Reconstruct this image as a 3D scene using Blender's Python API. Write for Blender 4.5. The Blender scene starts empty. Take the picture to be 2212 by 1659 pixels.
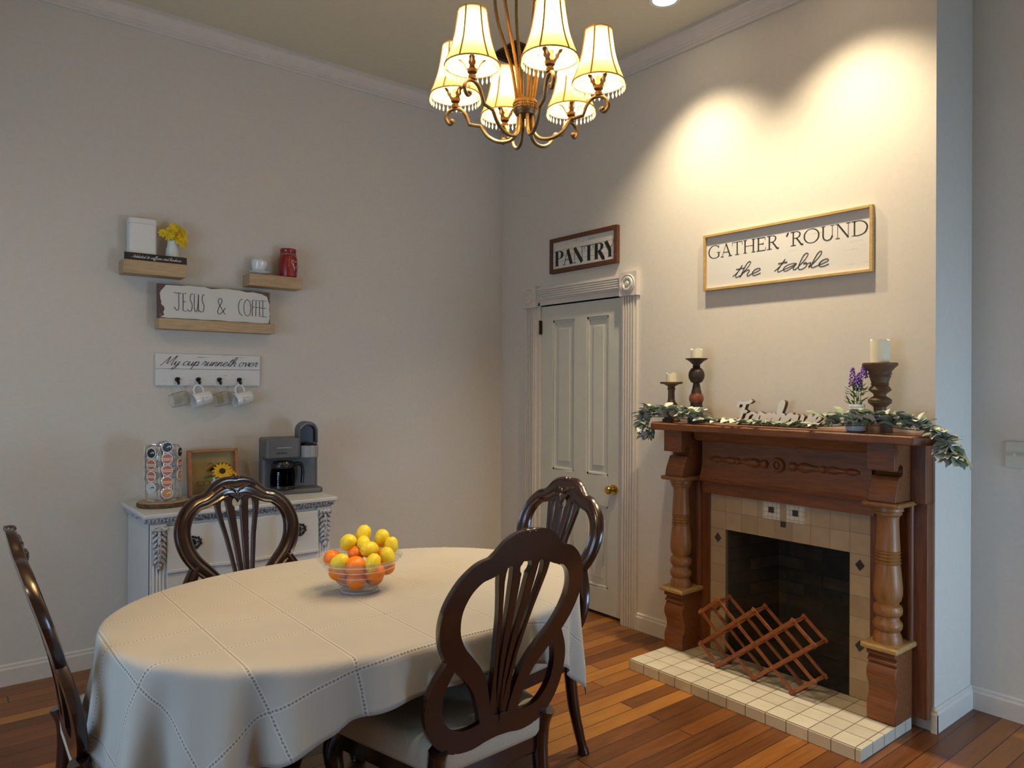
import bpy, bmesh, math, random
from mathutils import Vector, Matrix
PI = math.pi
R = random.Random(7)
COL = bpy.context.scene.collection

# ------------------------------------------------------------------ helpers
def S(r, g, b):
    def f(c):
        c /= 255.0
        return c / 12.92 if c <= 0.04045 else ((c + 0.055) / 1.055) ** 2.4
    return (f(r), f(g), f(b), 1.0)

class MB:
    """collects shapes into one mesh"""
    def __init__(s):
        s.v = []; s.f = []
    def add(s, vs, fs, mtx=None):
        o = len(s.v)
        if mtx is not None:
            vs = [tuple(mtx @ Vector(p)) for p in vs]
        s.v += [tuple(p) for p in vs]
        s.f += [tuple(i + o for i in f) for f in fs]
        return s
    def box(s, x0, x1, y0, y1, z0, z1, mtx=None):
        v = [(x, y, z) for z in (z0, z1) for y in (y0, y1) for x in (x0, x1)]
        f = [(0, 2, 3, 1), (4, 5, 7, 6), (0, 1, 5, 4), (2, 6, 7, 3), (0, 4, 6, 2), (1, 3, 7, 5)]
        return s.add(v, f, mtx)
    def lathe(s, prof, n=24, c=(0, 0, 0), axis='z', mtx=None, cap=True, a0=0.0):
        """prof: list of (radius, height)"""
        vs = []; fs = []
        for r, h in prof:
            for k in range(n):
                a = a0 + 2 * PI * k / n
                x, y = r * math.cos(a), r * math.sin(a)
                if axis == 'z': p = (x, y, h)
                elif axis == 'y': p = (x, h, -y)
                else: p = (h, x, y)
                vs.append((p[0] + c[0], p[1] + c[1], p[2] + c[2]))
        m = len(prof)
        for i in range(m - 1):
            for k in range(n):
                a, b = i * n + k, i * n + (k + 1) % n
                fs.append((a, b, b + n, a + n))
        if cap:
            fs.append(tuple(range(n - 1, -1, -1)))
            fs.append(tuple((m - 1) * n + k for k in range(n)))
        return s.add(vs, fs, mtx)
    def cyl(s, p0, p1, r0, r1=None, n=12):
        return s.tube([p0, p1], [r0, r0 if r1 is None else r1], n)
    def tube(s, path, r, n=8, closed=False, flat=1.0):
        P = [Vector(p) for p in path]; m = len(P)
        if not hasattr(r, '__len__'): r = [r] * m
        T = []
        for i in range(m):
            if closed: t = P[(i + 1) % m] - P[i - 1]
            else: t = P[min(i + 1, m - 1)] - P[max(i - 1, 0)]
            T.append(t.normalized() if t.length > 1e-9 else Vector((0, 0, 1)))
        u = T[0].orthogonal().normalized()
        vs = []; fs = []
        for i in range(m):
            u = (u - T[i] * u.dot(T[i]))
            u = u.normalized() if u.length > 1e-6 else T[i].orthogonal().normalized()
            w = T[i].cross(u)
            for k in range(n):
                a = 2 * PI * k / n
                vs.append(P[i] + (u * math.cos(a) + w * math.sin(a) * flat) * r[i])
        for i in range(m if closed else m - 1):
            for k in range(n):
                a = i * n + k; b = i * n + (k + 1) % n
                c = ((i + 1) % m) * n
                fs.append((a, b, c + (k + 1) % n, c + k))
        if not closed:
            fs.append(tuple(range(n - 1, -1, -1)))
            fs.append(tuple((m - 1) * n + k for k in range(n)))
        return s.add(vs, fs)
    def prism(s, poly, d0, d1, plane='xz', mtx=None):
        """extrude polygon; plane xz -> along y, yz -> along x, xy -> along z"""
        n = len(poly); vs = []
        for d in (d0, d1):
            for a, b in poly:
                vs.append({'xz': (a, d, b), 'yz': (d, a, b), 'xy': (a, b, d)}[plane])
        fs = [tuple(range(n)), tuple(range(2 * n - 1, n - 1, -1))]
        for i in range(n):
            j = (i + 1) % n
            fs.append((i, i + n, j + n, j))
        return s.add(vs, fs, mtx)
    def ball(s, c, r, nu=16, nv=10, mtx=None, squash=(1, 1, 1)):
        vs = []; fs = []
        for j in range(nv + 1):
            t = PI * j / nv
            for k in range(nu):
                a = 2 * PI * k / nu
                vs.append((c[0] + r * squash[0] * math.sin(t) * math.cos(a), c[1] + r * squash[1] * math.sin(t) * math.sin(a), c[2] + r * squash[2] * math.cos(t)))
        for j in range(nv):
            for k in range(nu):
                a, b = j * nu + k, j * nu + (k + 1) % nu
                fs.append((a, a + nu, b + nu, b))
        return s.add(vs, fs, mtx)
    def strip(s, rows, y0, y1, bend=None):
        """solid from rows of (xl, xr, z)"""
        vs = []; fs = []
        for xl, xr, z in rows:
            for y in (y0, y1):
                vs += [(xl, y, z), (xr, y, z)]
        for i in range(len(rows) - 1):
            a = i * 4; b = a + 4
            fs += [(a, a + 1, b + 1, b), (a + 3, a + 2, b + 2, b + 3), (a + 2, a, b, b + 2), (a + 1, a + 3, b + 3, b + 1)]
        fs += [(0, 2, 3, 1)]
        e = (len(rows) - 1) * 4
        fs += [(e, e + 1, e + 3, e + 2)]
        if bend: vs = [bend(p) for p in vs]
        return s.add(vs, fs)
    def build(s, name, mat=None, parent=None, smooth=35, bevel=0, seg=2, sub=0):
        me = bpy.data.meshes.new(name)
        me.from_pydata(s.v, [], s.f)
        bm = bmesh.new(); bm.from_mesh(me)
        bmesh.ops.remove_doubles(bm, verts=bm.verts, dist=1e-6)
        bmesh.ops.recalc_face_normals(bm, faces=bm.faces)
        bm.to_mesh(me); bm.free()
        o = bpy.data.objects.new(name, me); COL.objects.link(o)
        if mat: me.materials.append(mat)
        if smooth:
            me.shade_smooth()
            if smooth < 180: me.set_sharp_from_angle(angle=math.radians(smooth))
        if bevel:
            b = o.modifiers.new('bevel', 'BEVEL'); b.width = bevel; b.segments = seg
            b.limit_method = 'ANGLE'; b.angle_limit = math.radians(40)
        if sub:
            b = o.modifiers.new('sub', 'SUBSURF'); b.levels = sub; b.render_levels = sub
        if parent: o.parent = parent
        return o

def thing(name, label, cat, loc=(0, 0, 0), rz=0.0, group=None, kind=None):
    o = bpy.data.objects.new(name, None); COL.objects.link(o)
    o.empty_display_size = 0.05
    o.location = loc; o.rotation_euler = (0, 0, rz)
    return tag(o, label, cat, group, kind)
def tag(o, label, cat=None, group=None, kind=None):
    if label: o['label'] = label
    if cat: o['category'] = cat
    if group: o['group'] = group
    if kind: o['kind'] = kind
    return o
def struct(o, label=None):
    o['kind'] = 'structure'
    if label: o['label'] = label
    return o
def dup(o, parent=None):
    c = o.copy(); COL.objects.link(c); c.parent = parent
    for ch in list(o.children): dup(ch, c)
    return c
def cat_rom(P, k=6, closed=False):
    n = len(P); out = []
    if n < 3: return [tuple(p) for p in P]
    rng = range(n) if closed else range(n - 1)
    for i in rng:
        if closed: a, b, c, d = P[i - 1], P[i], P[(i + 1) % n], P[(i + 2) % n]
        else: a, b, c, d = P[max(i - 1, 0)], P[i], P[i + 1], P[min(i + 2, n - 1)]
        for j in range(k):
            t = j / k; t2 = t * t; t3 = t2 * t
            out.append(tuple(0.5 * (2 * q + (r - p) * t + (2 * p - 5 * q + 4 * r - s_) * t2 + (3 * q - p - 3 * r + s_) * t3) for p, q, r, s_ in zip(a, b, c, d)))
    if not closed: out.append(tuple(P[-1]))
    return out

# ------------------------------------------------------------------ materials
def nodes(name):
    m = bpy.data.materials.new(name); m.use_nodes = True
    nt = m.node_tree; b = nt.nodes['Principled BSDF']
    return m, nt, b
def L(nt, a, b): nt.links.new(a, b)
def N(nt, t, **kw):
    n = nt.nodes.new(t)
    for k, v in kw.items():
        if k in n.inputs.keys(): n.inputs[k].default_value = v
        else: setattr(n, k, v)
    return n
def math_(nt, op, a, b=None, c=None):
    n = nt.nodes.new('ShaderNodeMath'); n.operation = op
    for i, x in enumerate((a, b, c)):
        if x is None: continue
        if isinstance(x, (int, float)): n.inputs[i].default_value = x
        else: L(nt, x, n.inputs[i])
    return n.outputs[0]
def mix(nt, fac, a, b):
    n = nt.nodes.new('ShaderNodeMix'); n.data_type = 'RGBA'
    for i, x in ((0, fac), (6, a), (7, b)):
        if isinstance(x, (int, float)): n.inputs[i].default_value = x
        elif isinstance(x, tuple): n.inputs[i].default_value = x
        else: L(nt, x, n.inputs[i])
    return n.outputs[2]
def ramp(nt, fac, stops):
    n = nt.nodes.new('ShaderNodeValToRGB'); e = n.color_ramp.elements
    while len(e) < len(stops): e.new(0.5)
    for el, (p, c) in zip(e, stops): el.position = p; el.color = c
    L(nt, fac, n.inputs[0]); return n.outputs[0]
def objco(nt, scale=(1, 1, 1)):
    t = N(nt, 'ShaderNodeTexCoord'); mp = N(nt, 'ShaderNodeMapping'); mp.inputs['Scale'].default_value = scale
    L(nt, t.outputs['Object'], mp.inputs[0]); return mp.outputs[0]
def noise(nt, co, scale=5.0, detail=3.0, rough=0.5):
    n = N(nt, 'ShaderNodeTexNoise', Scale=scale, Detail=detail, Roughness=rough); L(nt, co, n.inputs['Vector']); return n.outputs[0]
def bump(nt, b, h, strength=0.3, dist=0.002):
    n = N(nt, 'ShaderNodeBump', Strength=strength, Distance=dist); L(nt, h, n.inputs['Height']); L(nt, n.outputs[0], b.inputs['Normal'])
def mat(name, col, rough=0.5, metal=0.0, var=0.12, scale=12.0, stretch=(1, 1, 1), bmp=0.0, spec=0.5, coat=0.0):
    m, nt, b = nodes(name)
    co = objco(nt, stretch); nz = noise(nt, co, scale, 4.0)
    lo = tuple(c * (1 - var) for c in col[:3]) + (1,); hi = tuple(min(1, c * (1 + var)) for c in col[:3]) + (1,)
    L(nt, ramp(nt, nz, [(0.3, lo), (0.7, hi)]), b.inputs['Base Color'])
    b.inputs['Roughness'].default_value = rough; b.inputs['Metallic'].default_value = metal
    b.inputs['Specular IOR Level'].default_value = spec
    if coat: b.inputs['Coat Weight'].default_value = coat; b.inputs['Coat Roughness'].default_value = 0.12
    if bmp: bump(nt, b, nz, bmp)
    return m
def wood(name, dark, light, rough=0.4, stretch=(1, 14, 14), scale=6.0, coat=0.0, bmp=0.1):
    m, nt, b = nodes(name)
    co = objco(nt, stretch)
    n1 = noise(nt, co, scale, 6.0, 0.6)
    n2 = noise(nt, objco(nt), 3.0, 2.0)
    f = math_(nt, 'ADD', math_(nt, 'MULTIPLY', n1, 0.7), math_(nt, 'MULTIPLY', n2, 0.3))
    L(nt, ramp(nt, f, [(0.35, dark), (0.65, light)]), b.inputs['Base Color'])
    b.inputs['Roughness'].default_value = rough
    if coat: b.inputs['Coat Weight'].default_value = coat; b.inputs['Coat Roughness'].default_value = 0.15
    bump(nt, b, n1, bmp, 0.001)
    return m
def glass(name, col=(1, 1, 1, 1), refl=0.55, haze=0.02):
    """clear glass that lets light through, so shadows under it stay soft"""
    m, nt, b = nodes(name)
    nt.nodes.remove(b)
    out = nt.nodes['Material Output']
    tr = N(nt, 'ShaderNodeBsdfTransparent'); tr.inputs[0].default_value = col
    gl = N(nt, 'ShaderNodeBsdfGlossy'); gl.inputs['Roughness'].default_value = 0.04
    lw = N(nt, 'ShaderNodeLayerWeight', Blend=0.12)
    df = N(nt, 'ShaderNodeBsdfDiffuse'); df.inputs[0].default_value = (0.85, 0.85, 0.85, 1)
    m1 = N(nt, 'ShaderNodeMixShader'); L(nt, math_(nt, 'MULTIPLY', lw.outputs['Fresnel'], refl), m1.inputs[0]); L(nt, tr.outputs[0], m1.inputs[1]); L(nt, gl.outputs[0], m1.inputs[2])
    m2 = N(nt, 'ShaderNodeMixShader'); m2.inputs[0].default_value = haze; L(nt, m1.outputs[0], m2.inputs[1]); L(nt, df.outputs[0], m2.inputs[2])
    L(nt, m2.outputs[0], out.inputs[0])
    return m

M = {}
M['wall'] = mat('wall_paint', (0.62, 0.578, 0.515, 1), 0.75, var=0.02, scale=40, bmp=0.03, spec=0.3)
M['ceiling'] = mat('ceiling_paint', (0.63, 0.585, 0.44, 1), 0.8, var=0.02, scale=30, spec=0.2)
M['trim'] = mat('trim_paint', (0.63, 0.575, 0.515, 1), 0.45, var=0.03, scale=20)
M['door'] = mat('door_paint', (0.56, 0.56, 0.49, 1), 0.4, var=0.03, scale=10)
M['mahog'] = wood('dark_mahogany', (0.010, 0.0032, 0.002, 1), (0.026, 0.0075, 0.004, 1), 0.22, (6, 6, 1), 8, coat=0.6, bmp=0.03)
M['mantelwood'] = wood('mantel_oak', (0.115, 0.034, 0.008, 1), (0.225, 0.076, 0.018, 1), 0.5, (1.2, 14, 14), 7, coat=0.05, bmp=0.15)
M['mantelv'] = wood('mantel_oak_upright', (0.10, 0.028, 0.007, 1), (0.19, 0.062, 0.016, 1), 0.5, (14, 14, 1.2), 7, coat=0.05, bmp=0.15)
M['turned'] = wood('turned_maple', (0.20, 0.082, 0.020, 1), (0.33, 0.150, 0.042, 1), 0.45, (10, 10, 1.5), 6, coat=0.1, bmp=0.1)
M['worn'] = wood('worn_pale_edge', (0.34, 0.20, 0.065, 1), (0.47, 0.31, 0.115, 1), 0.5, (3, 10, 10), 8)
M['pine'] = wood('raw_pine', (0.38, 0.25, 0.135, 1), (0.52, 0.38, 0.22, 1), 0.6, (1.5, 16, 16), 7)
M['rackwood'] = wood('rack_redwood', (0.17, 0.05, 0.016, 1), (0.32, 0.11, 0.035, 1), 0.45, (4, 4, 4), 9)
M['gold'] = wood('sign_frame_oak', (0.40, 0.25, 0.085, 1), (0.54, 0.37, 0.145, 1), 0.5, (2, 12, 12), 8)
M['walnut'] = wood('walnut_frame', (0.07, 0.022, 0.009, 1), (0.135, 0.045, 0.017, 1), 0.5, (2, 10, 10), 8)
M['amber'] = wood('amber_frame', (0.36, 0.13, 0.035, 1), (0.52, 0.22, 0.07, 1), 0.45, (3, 10, 10), 8)
M['bark'] = mat('tree_bark', (0.10, 0.055, 0.028, 1), 0.9, var=0.5, scale=40, bmp=0.6)
M['holder'] = wood('holder_brown', (0.07, 0.034, 0.016, 1), (0.15, 0.075, 0.035, 1), 0.55, (8, 8, 3), 7)
M['holderdark'] = wood('holder_black', (0.018, 0.010, 0.008, 1), (0.045, 0.022, 0.016, 1), 0.5, (8, 8, 3), 7)
M['holderred'] = mat('holder_red_band', (0.18, 0.045, 0.022, 1), 0.4, var=0.25, scale=15)
M['wax'] = mat('ivory_wax', (0.80, 0.74, 0.52, 1), 0.5, var=0.04)
M['whitepaint'] = mat('white_enamel', (0.74, 0.74, 0.72, 1), 0.35, var=0.03)
M['ceramic'] = mat('white_ceramic', (0.76, 0.76, 0.75, 1), 0.2, var=0.02, coat=0.5)
M['vase'] = mat('pale_milk_glass', (0.66, 0.72, 0.70, 1), 0.25, var=0.03, coat=0.3)
M['red'] = mat('red_enamel', (0.27, 0.010, 0.012, 1), 0.3, var=0.12, scale=20, coat=0.3)
M['black'] = mat('black_ink', (0.012, 0.010, 0.009, 1), 0.6, var=0.1)
M['blackplastic'] = mat('black_plastic', (0.012, 0.012, 0.013, 1), 0.25, var=0.1)
M['iron'] = mat('dark_iron', (0.022, 0.019, 0.017, 1), 0.4, 0.6, var=0.3, scale=30)
M['greyplastic'] = mat('grey_plastic', (0.105, 0.105, 0.108, 1), 0.45, var=0.05)
M['greylight'] = mat('light_grey_plastic', (0.30, 0.30, 0.31, 1), 0.4, var=0.04)
M['chrome'] = mat('chrome', (0.72, 0.73, 0.75, 1), 0.12, 1.0, var=0.02)
M['brass'] = mat('polished_brass', (0.62, 0.42, 0.10, 1), 0.15, 1.0, var=0.05)
M['antbrass'] = mat('antique_brass', (0.135, 0.105, 0.055, 1), 0.42, 0.8, var=0.25, scale=60)
M['bronze'] = mat('dark_bronze', (0.055, 0.032, 0.015, 1), 0.45, 0.6, var=0.3, scale=60)
M['silver'] = mat('silver_rim', (0.6, 0.6, 0.6, 1), 0.25, 1.0, var=0.05)
M['petal'] = mat('yellow_petal', (0.78, 0.53, 0.012, 1), 0.55, var=0.18, scale=60)
M['sunpetal'] = mat('sunflower_petal', (0.75, 0.42, 0.01, 1), 0.6, var=0.2, scale=60)
M['sunheart'] = mat('sunflower_heart', (0.035, 0.014, 0.006, 1), 0.9, var=0.4, scale=150, bmp=0.5)
M['stem'] = mat('green_stem', (0.085, 0.16, 0.035, 1), 0.6, var=0.2)
M['leafdark'] = mat('fresh_leaf', (0.06, 0.15, 0.03, 1), 0.5, var=0.3, scale=30)
M['lavender'] = mat('lavender_bloom', (0.25, 0.12, 0.42, 1), 0.7, var=0.3, scale=120)
M['orange'] = mat('orange_peel', (0.80, 0.20, 0.008, 1), 0.42, var=0.08, scale=25, bmp=0.0)
M['lemon'] = mat('lemon_peel', (0.76, 0.58, 0.02, 1), 0.4, var=0.1, scale=20)
M['seat'] = mat('cream_upholstery', (0.50, 0.46, 0.37, 1), 0.85, var=0.06, scale=200, bmp=0.15, spec=0.2)
M['twine'] = mat('jute_twine', (0.33, 0.20, 0.10, 1), 0.9, var=0.2, scale=80)
M['ivory'] = mat('ivory_plate', (0.55, 0.53, 0.43, 1), 0.35, var=0.02)
M['soot'] = mat('soot_black', (0.02, 0.02, 0.02, 1), 0.95, var=0.4)
M['glass'] = glass('clear_glass', (0.98, 0.99, 0.99, 1), .5, .03)
M['bowlglass'] = glass('bowl_glass', (0.98, 0.985, 0.985, 1), .35, .06)
M['ribglass'] = glass('bowl_rib_glass', (0.98, 0.985, 0.985, 1), .5, .22)
M['tintglass'] = glass('smoked_glass', (0.30, 0.30, 0.32, 1), .8, .0)
M['pane'] = glass('window_pane', (0.98, 0.99, 1, 1), .5, .0)

def tilemat(name, tw, th, off, c1, c2, grout, gap=0.03, rough=0.35, axes=(0, 1), varscale=5.0):
    """square tiles laid in object space; axes picks the two object axes"""
    m, nt, b = nodes(name)
    t = N(nt, 'ShaderNodeTexCoord'); sp = N(nt, 'ShaderNodeSeparateXYZ'); L(nt, t.outputs['Object'], sp.inputs[0])
    fr = []; ce = []
    for i, (ax, w_, o_) in enumerate(((axes[0], tw, off[0]), (axes[1], th, off[1]))):
        q = math_(nt, 'DIVIDE', math_(nt, 'SUBTRACT', sp.outputs[ax], o_), w_)
        fr.append(math_(nt, 'FRACT', q)); ce.append(math_(nt, 'FLOOR', q))
    def edge(x): return math_(nt, 'LESS_THAN', math_(nt, 'MINIMUM', x, math_(nt, 'SUBTRACT', 1.0, x)), gap / 2)
    g = math_(nt, 'MAXIMUM', edge(fr[0]), edge(fr[1]))
    cv = N(nt, 'ShaderNodeCombineXYZ'); L(nt, ce[0], cv.inputs[0]); L(nt, ce[1], cv.inputs[1])
    wn = N(nt, 'ShaderNodeTexWhiteNoise'); wn.noise_dimensions = '3D'; L(nt, cv.outputs[0], wn.inputs[0])
    nz = noise(nt, t.outputs['Object'], 14.0, 5.0, 0.6)
    f = math_(nt, 'ADD', math_(nt, 'MULTIPLY', wn.outputs[0], 0.45), math_(nt, 'MULTIPLY', nz, 0.6))
    c = ramp(nt, f, [(0.2, c1), (0.8, c2)])
    L(nt, mix(nt, g, c, grout), b.inputs['Base Color'])
    b.inputs['Roughness'].default_value = rough
    bump(nt, b, math_(nt, 'SUBTRACT', 1.0, g), 0.5, 0.002)
    return m
def floormat():
    m, nt, b = nodes('heart_pine_boards')
    t = N(nt, 'ShaderNodeTexCoord'); sp = N(nt, 'ShaderNodeSeparateXYZ'); L(nt, t.outputs['Object'], sp.inputs[0])
    w = 0.083
    q = math_(nt, 'DIVIDE', sp.outputs[1], w); fy = math_(nt, 'FRACT', q); row = math_(nt, 'FLOOR', q)
    wn1 = N(nt, 'ShaderNodeTexWhiteNoise'); wn1.noise_dimensions = '1D'; L(nt, row, wn1.inputs['W'])
    xs = math_(nt, 'ADD', math_(nt, 'DIVIDE', sp.outputs[0], 2.1), math_(nt, 'MULTIPLY', wn1.outputs[0], 7.3))
    fx = math_(nt, 'FRACT', xs); cell = math_(nt, 'FLOOR', xs)
    cv = N(nt, 'ShaderNodeCombineXYZ'); L(nt, cell, cv.inputs[0]); L(nt, row, cv.inputs[1])
    wn = N(nt, 'ShaderNodeTexWhiteNoise'); wn.noise_dimensions = '3D'; L(nt, cv.outputs[0], wn.inputs[0])
    co = N(nt, 'ShaderNodeVectorMath'); co.operation = 'MULTIPLY'; L(nt, t.outputs['Object'], co.inputs[0]); co.inputs[1].default_value = (2.2, 34, 1)
    ad = N(nt, 'ShaderNodeVectorMath'); ad.operation = 'ADD'; L(nt, co.outputs[0], ad.inputs[0]); L(nt, wn.outputs[1], ad.inputs[1])
    g1 = noise(nt, ad.outputs[0], 2.0, 6.0, 0.65)
    g2 = noise(nt, t.outputs['Object'], 1.6, 3.0)
    f = math_(nt, 'ADD', math_(nt, 'ADD', math_(nt, 'MULTIPLY', wn.outputs[0], 0.62), math_(nt, 'MULTIPLY', g1, 0.50)), math_(nt, 'MULTIPLY', g2, 0.22))
    f = math_(nt, 'SUBTRACT', f, 0.17)
    c = ramp(nt, f, [(0.1, (0.060, 0.020, 0.006, 1)), (0.34, (0.125, 0.041, 0.009, 1)), (0.55, (0.22, 0.080, 0.015, 1)), (0.75, (0.31, 0.128, 0.022, 1)), (0.95, (0.42, 0.20, 0.036, 1))])
    e1 = math_(nt, 'LESS_THAN', math_(nt, 'MINIMUM', fy, math_(nt, 'SUBTRACT', 1.0, fy)), 0.022)
    e2 = math_(nt, 'LESS_THAN', math_(nt, 'MINIMUM', fx, math_(nt, 'SUBTRACT', 1.0, fx)), 0.0012)
    e = math_(nt, 'MAXIMUM', e1, e2)
    L(nt, mix(nt, e, c, (0.02, 0.008, 0.003, 1)), b.inputs['Base Color'])
    L(nt, math_(nt, 'ADD', 0.26, math_(nt, 'MULTIPLY', g1, 0.22)), b.inputs['Roughness'])
    bump(nt, b, math_(nt, 'SUBTRACT', math_(nt, 'MULTIPLY', g1, 0.25), e), 0.35, 0.002)
    return m
M['floor'] = floormat()
def distressed(name, base, worn, amount=0.62, stretch=(2, 2, 12), scale=7.0, rough=0.55):
    m, nt, b = nodes(name)
    co = objco(nt, stretch); n1 = noise(nt, co, scale, 6.0, 0.7); n2 = noise(nt, objco(nt), 2.5, 2.0)
    f = math_(nt, 'ADD', math_(nt, 'MULTIPLY', n1, 0.75), math_(nt, 'MULTIPLY', n2, 0.25))
    L(nt, ramp(nt, f, [(0.0, base), (amount, base), (amount + 0.04, worn)]), b.inputs['Base Color'])
    b.inputs['Roughness'].default_value = rough
    bump(nt, b, n1, 0.15, 0.001)
    return m
M['shiplap'] = distressed('whitewashed_board', (0.63, 0.62, 0.59, 1), (0.47, 0.45, 0.42, 1), 0.60, (3, 10, 26), 2.2)
M['chippy'] = distressed('chipped_white_board', (0.66, 0.66, 0.64, 1), (0.12, 0.10, 0.09, 1), 0.585, (3.5, 10, 38), 2.6)
M['signboard'] = distressed('antique_white_board', (0.62, 0.60, 0.54, 1), (0.47, 0.44, 0.38, 1), 0.57, (4, 10, 10), 3.0)
M['rough_edge'] = distressed('scorched_board', (0.10, 0.055, 0.045, 1), (0.48, 0.45, 0.41, 1), 0.60, (6, 6, 6), 6)
M['chest'] = distressed('chalk_white_paint', (0.60, 0.61, 0.61, 1), (0.45, 0.45, 0.45, 1), 0.70, (4, 4, 8), 6, 0.45)
M['chestglaze'] = distressed('glazed_carving', (0.50, 0.50, 0.51, 1), (0.10, 0.10, 0.11, 1), 0.50, (14, 14, 14), 7, 0.45)
def brickmat():
    m, nt, b = nodes('sooty_brick')
    t = N(nt, 'ShaderNodeTexCoord'); mp = N(nt, 'ShaderNodeMapping'); mp.inputs['Rotation'].default_value = (PI / 2, 0, 0)
    L(nt, t.outputs['Object'], mp.inputs[0])
    br = N(nt, 'ShaderNodeTexBrick', Scale=1.0)
    br.inputs['Color1'].default_value = (0.105, 0.080, 0.052, 1); br.inputs['Color2'].default_value = (0.045, 0.042, 0.032, 1); br.inputs['Mortar'].default_value = (0.050, 0.048, 0.038, 1)
    br.inputs['Brick Width'].default_value = 0.20; br.inputs['Row Height'].default_value = 0.068; br.inputs['Mortar Size'].default_value = 0.006
    L(nt, mp.outputs[0], br.inputs[0])
    nz = noise(nt, t.outputs['Object'], 18.0, 5.0)
    L(nt, mix(nt, math_(nt, 'MULTIPLY', nz, 0.7), br.outputs[0], (0.010, 0.010, 0.009, 1)), b.inputs['Base Color'])
    b.inputs['Roughness'].default_value = 0.95
    bump(nt, b, math_(nt, 'ADD', br.outputs[1], math_(nt, 'MULTIPLY', nz, 0.6)), 0.7, 0.006)
    return m
M['brick'] = brickmat()
# ------------------------------------------------------------------ room
XB, YA, YC, XR, ZC = 3.356, 4.304, 1.292, 3.754, 3.47
XL, YR = -1.5, -1.2
def sbox(name, x0, x1, y0, y1, z0, z1, m): return struct(MB().box(x0, x1, y0, y1, z0, z1).build(name, m, smooth=0))
sbox('floor', XL - .1, XR + .1, YR - .1, YA + .1, -0.1, 0, M['floor'])
sbox('ceiling', XL - .1, XR + .1, YR - .1, YA + .1, ZC, ZC + .1, M['ceiling'])
sbox('wall_left', XL - .1, XR + .1, YA, YA + .1, 0, ZC, M['wall'])
b = MB(); TH = .10
for y0, y1, z0, z1 in ((YC, 1.63, 0, ZC), (1.63, 2.295, .712, ZC), (2.295, 3.09, 0, ZC), (3.09, 3.87, 2.03, ZC), (3.87, YA, 0, ZC)):
    b.box(XB, XB + TH, y0, y1, z0, z1)
struct(b.build('wall_right', M['wall'], smooth=0))
sbox('wall_chimney', XB + TH, XR, YC, YC + .1, 0, ZC, M['wall'])
sbox('wall_alcove', XR, XR + .1, YR, YC + .1, 0, ZC, M['wall'])
# pantry behind the door: a dark closet wall
sbox('wall_pantry', XB + .35, XB + .4, 2.9, YA, 0, ZC, M['wall'])
# walls behind the camera, with their windows
WY0, WY1, WZ0, WZ1 = 1.0, 3.0, .55, 2.1
b = MB()
for y0, y1, z0, z1 in ((YR, WY0, 0, ZC), (WY1, YA, 0, ZC), (WY0, WY1, 0, WZ0), (WY0, WY1, WZ1, ZC)):
    b.box(XL - .1, XL, y0, y1, z0, z1)
struct(b.build('wall_window', M['wall'], smooth=0))
VX0, VX1, VZ0, VZ1 = 2.85, 3.70, .15, 1.40
b = MB()
for x0, x1, z0, z1 in ((XL, VX0, 0, ZC), (VX1, XR, 0, ZC), (VX0, VX1, 0, VZ0), (VX0, VX1, VZ1, ZC)):
    b.box(x0, x1, YR - .1, YR, z0, z1)
struct(b.build('wall_rear', M['wall'], smooth=0))
def window(name, loc, rz, w, z0, z1, blind):
    t = thing(name, None, None, loc, rz, kind='structure')
    b = MB()
    b.box(-w / 2, -w / 2 + .05, -.02, .08, z0, z1).box(w / 2 - .05, w / 2, -.02, .08, z0, z1)
    b.box(-w / 2, w / 2, -.02, .08, z1 - .05, z1).box(-w / 2, w / 2, -.03, .08, z0, z0 + .04)
    zm = (z0 + z1) / 2
    b.box(-w / 2, w / 2, 0.02, .06, zm - .025, zm + .025)
    b.box(-.012, .012, .03, .05, z0, z1)
    b.build('window_frame', M['trim'], t)
    c = MB()
    for s in (-1, 1): c.box(s * w / 2 + (-.1 if s < 0 else 0), s * w / 2 + (0 if s < 0 else .1), -.03, 0, z0 - .1, z1 + .12)
    c.box(-w / 2 - .12, w / 2 + .12, -.035, 0, z1, z1 + .12).box(-w / 2 - .14, w / 2 + .14, -.06, 0, z0 - .04, z0)
    c.build('casing', M['trim'], t)
    MB().box(-w / 2 + .05, w / 2 - .05, .038, .042, z0 + .04, z1 - .05).build('pane', M['pane'], t, smooth=0)
    if blind:
        s = MB(); z = z0 + .08
        while z < z1 - .06:
            s.box(-w / 2 + .06, w / 2 - .06, -.012, .013, z, z + .003); z += .07
        s.build('blind', M['whitepaint'], t, smooth=0)
window('window_1', (XL, (WY0 + WY1) / 2, 0), PI / 2, WY1 - WY0, WZ0, WZ1, False)
window('window_2', ((VX0 + VX1) / 2, YR, 0), PI, VX1 - VX0, VZ0, VZ1, True)

# crown moulding and baseboards
cp = [(0, 3.374), (.014, 3.374), (.018, 3.380), (.018, 3.388), (.026, 3.391), (.028, 3.399), (.035, 3.402), (.037, 3.409), (.054, 3.428), (.064, 3.445), (.075, 3.450), (.075, ZC), (0, ZC)]
struct(MB().prism([(YA - d, z) for d, z in cp], XL, XB, 'yz').build('trim_1', M['trim'], smooth=25))
struct(MB().prism([(XB - d, z) for d, z in cp], YC, YA, 'xz').build('trim_2', M['trim'], smooth=25))
bp = [(0, 0), (.016, 0), (.016, .078), (.011, .088), (.011, .096), (.004, .103), (0, .103)]
struct(MB().prism([(YA - d, z) for d, z in bp], XL, XB, 'yz').build('baseboard_left', M['trim'], smooth=25))
b = MB()
b.prism([(XB - d, z) for d, z in bp], 2.64, 2.955, 'xz')
b.prism([(XB - d, z) for d, z in bp], YC - .016, 1.30, 'xz')
b.prism([(XB - d, z) for d, z in bp], 4.0, YA, 'xz')
struct(b.build('baseboard_right', M['trim'], smooth=25))
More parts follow.
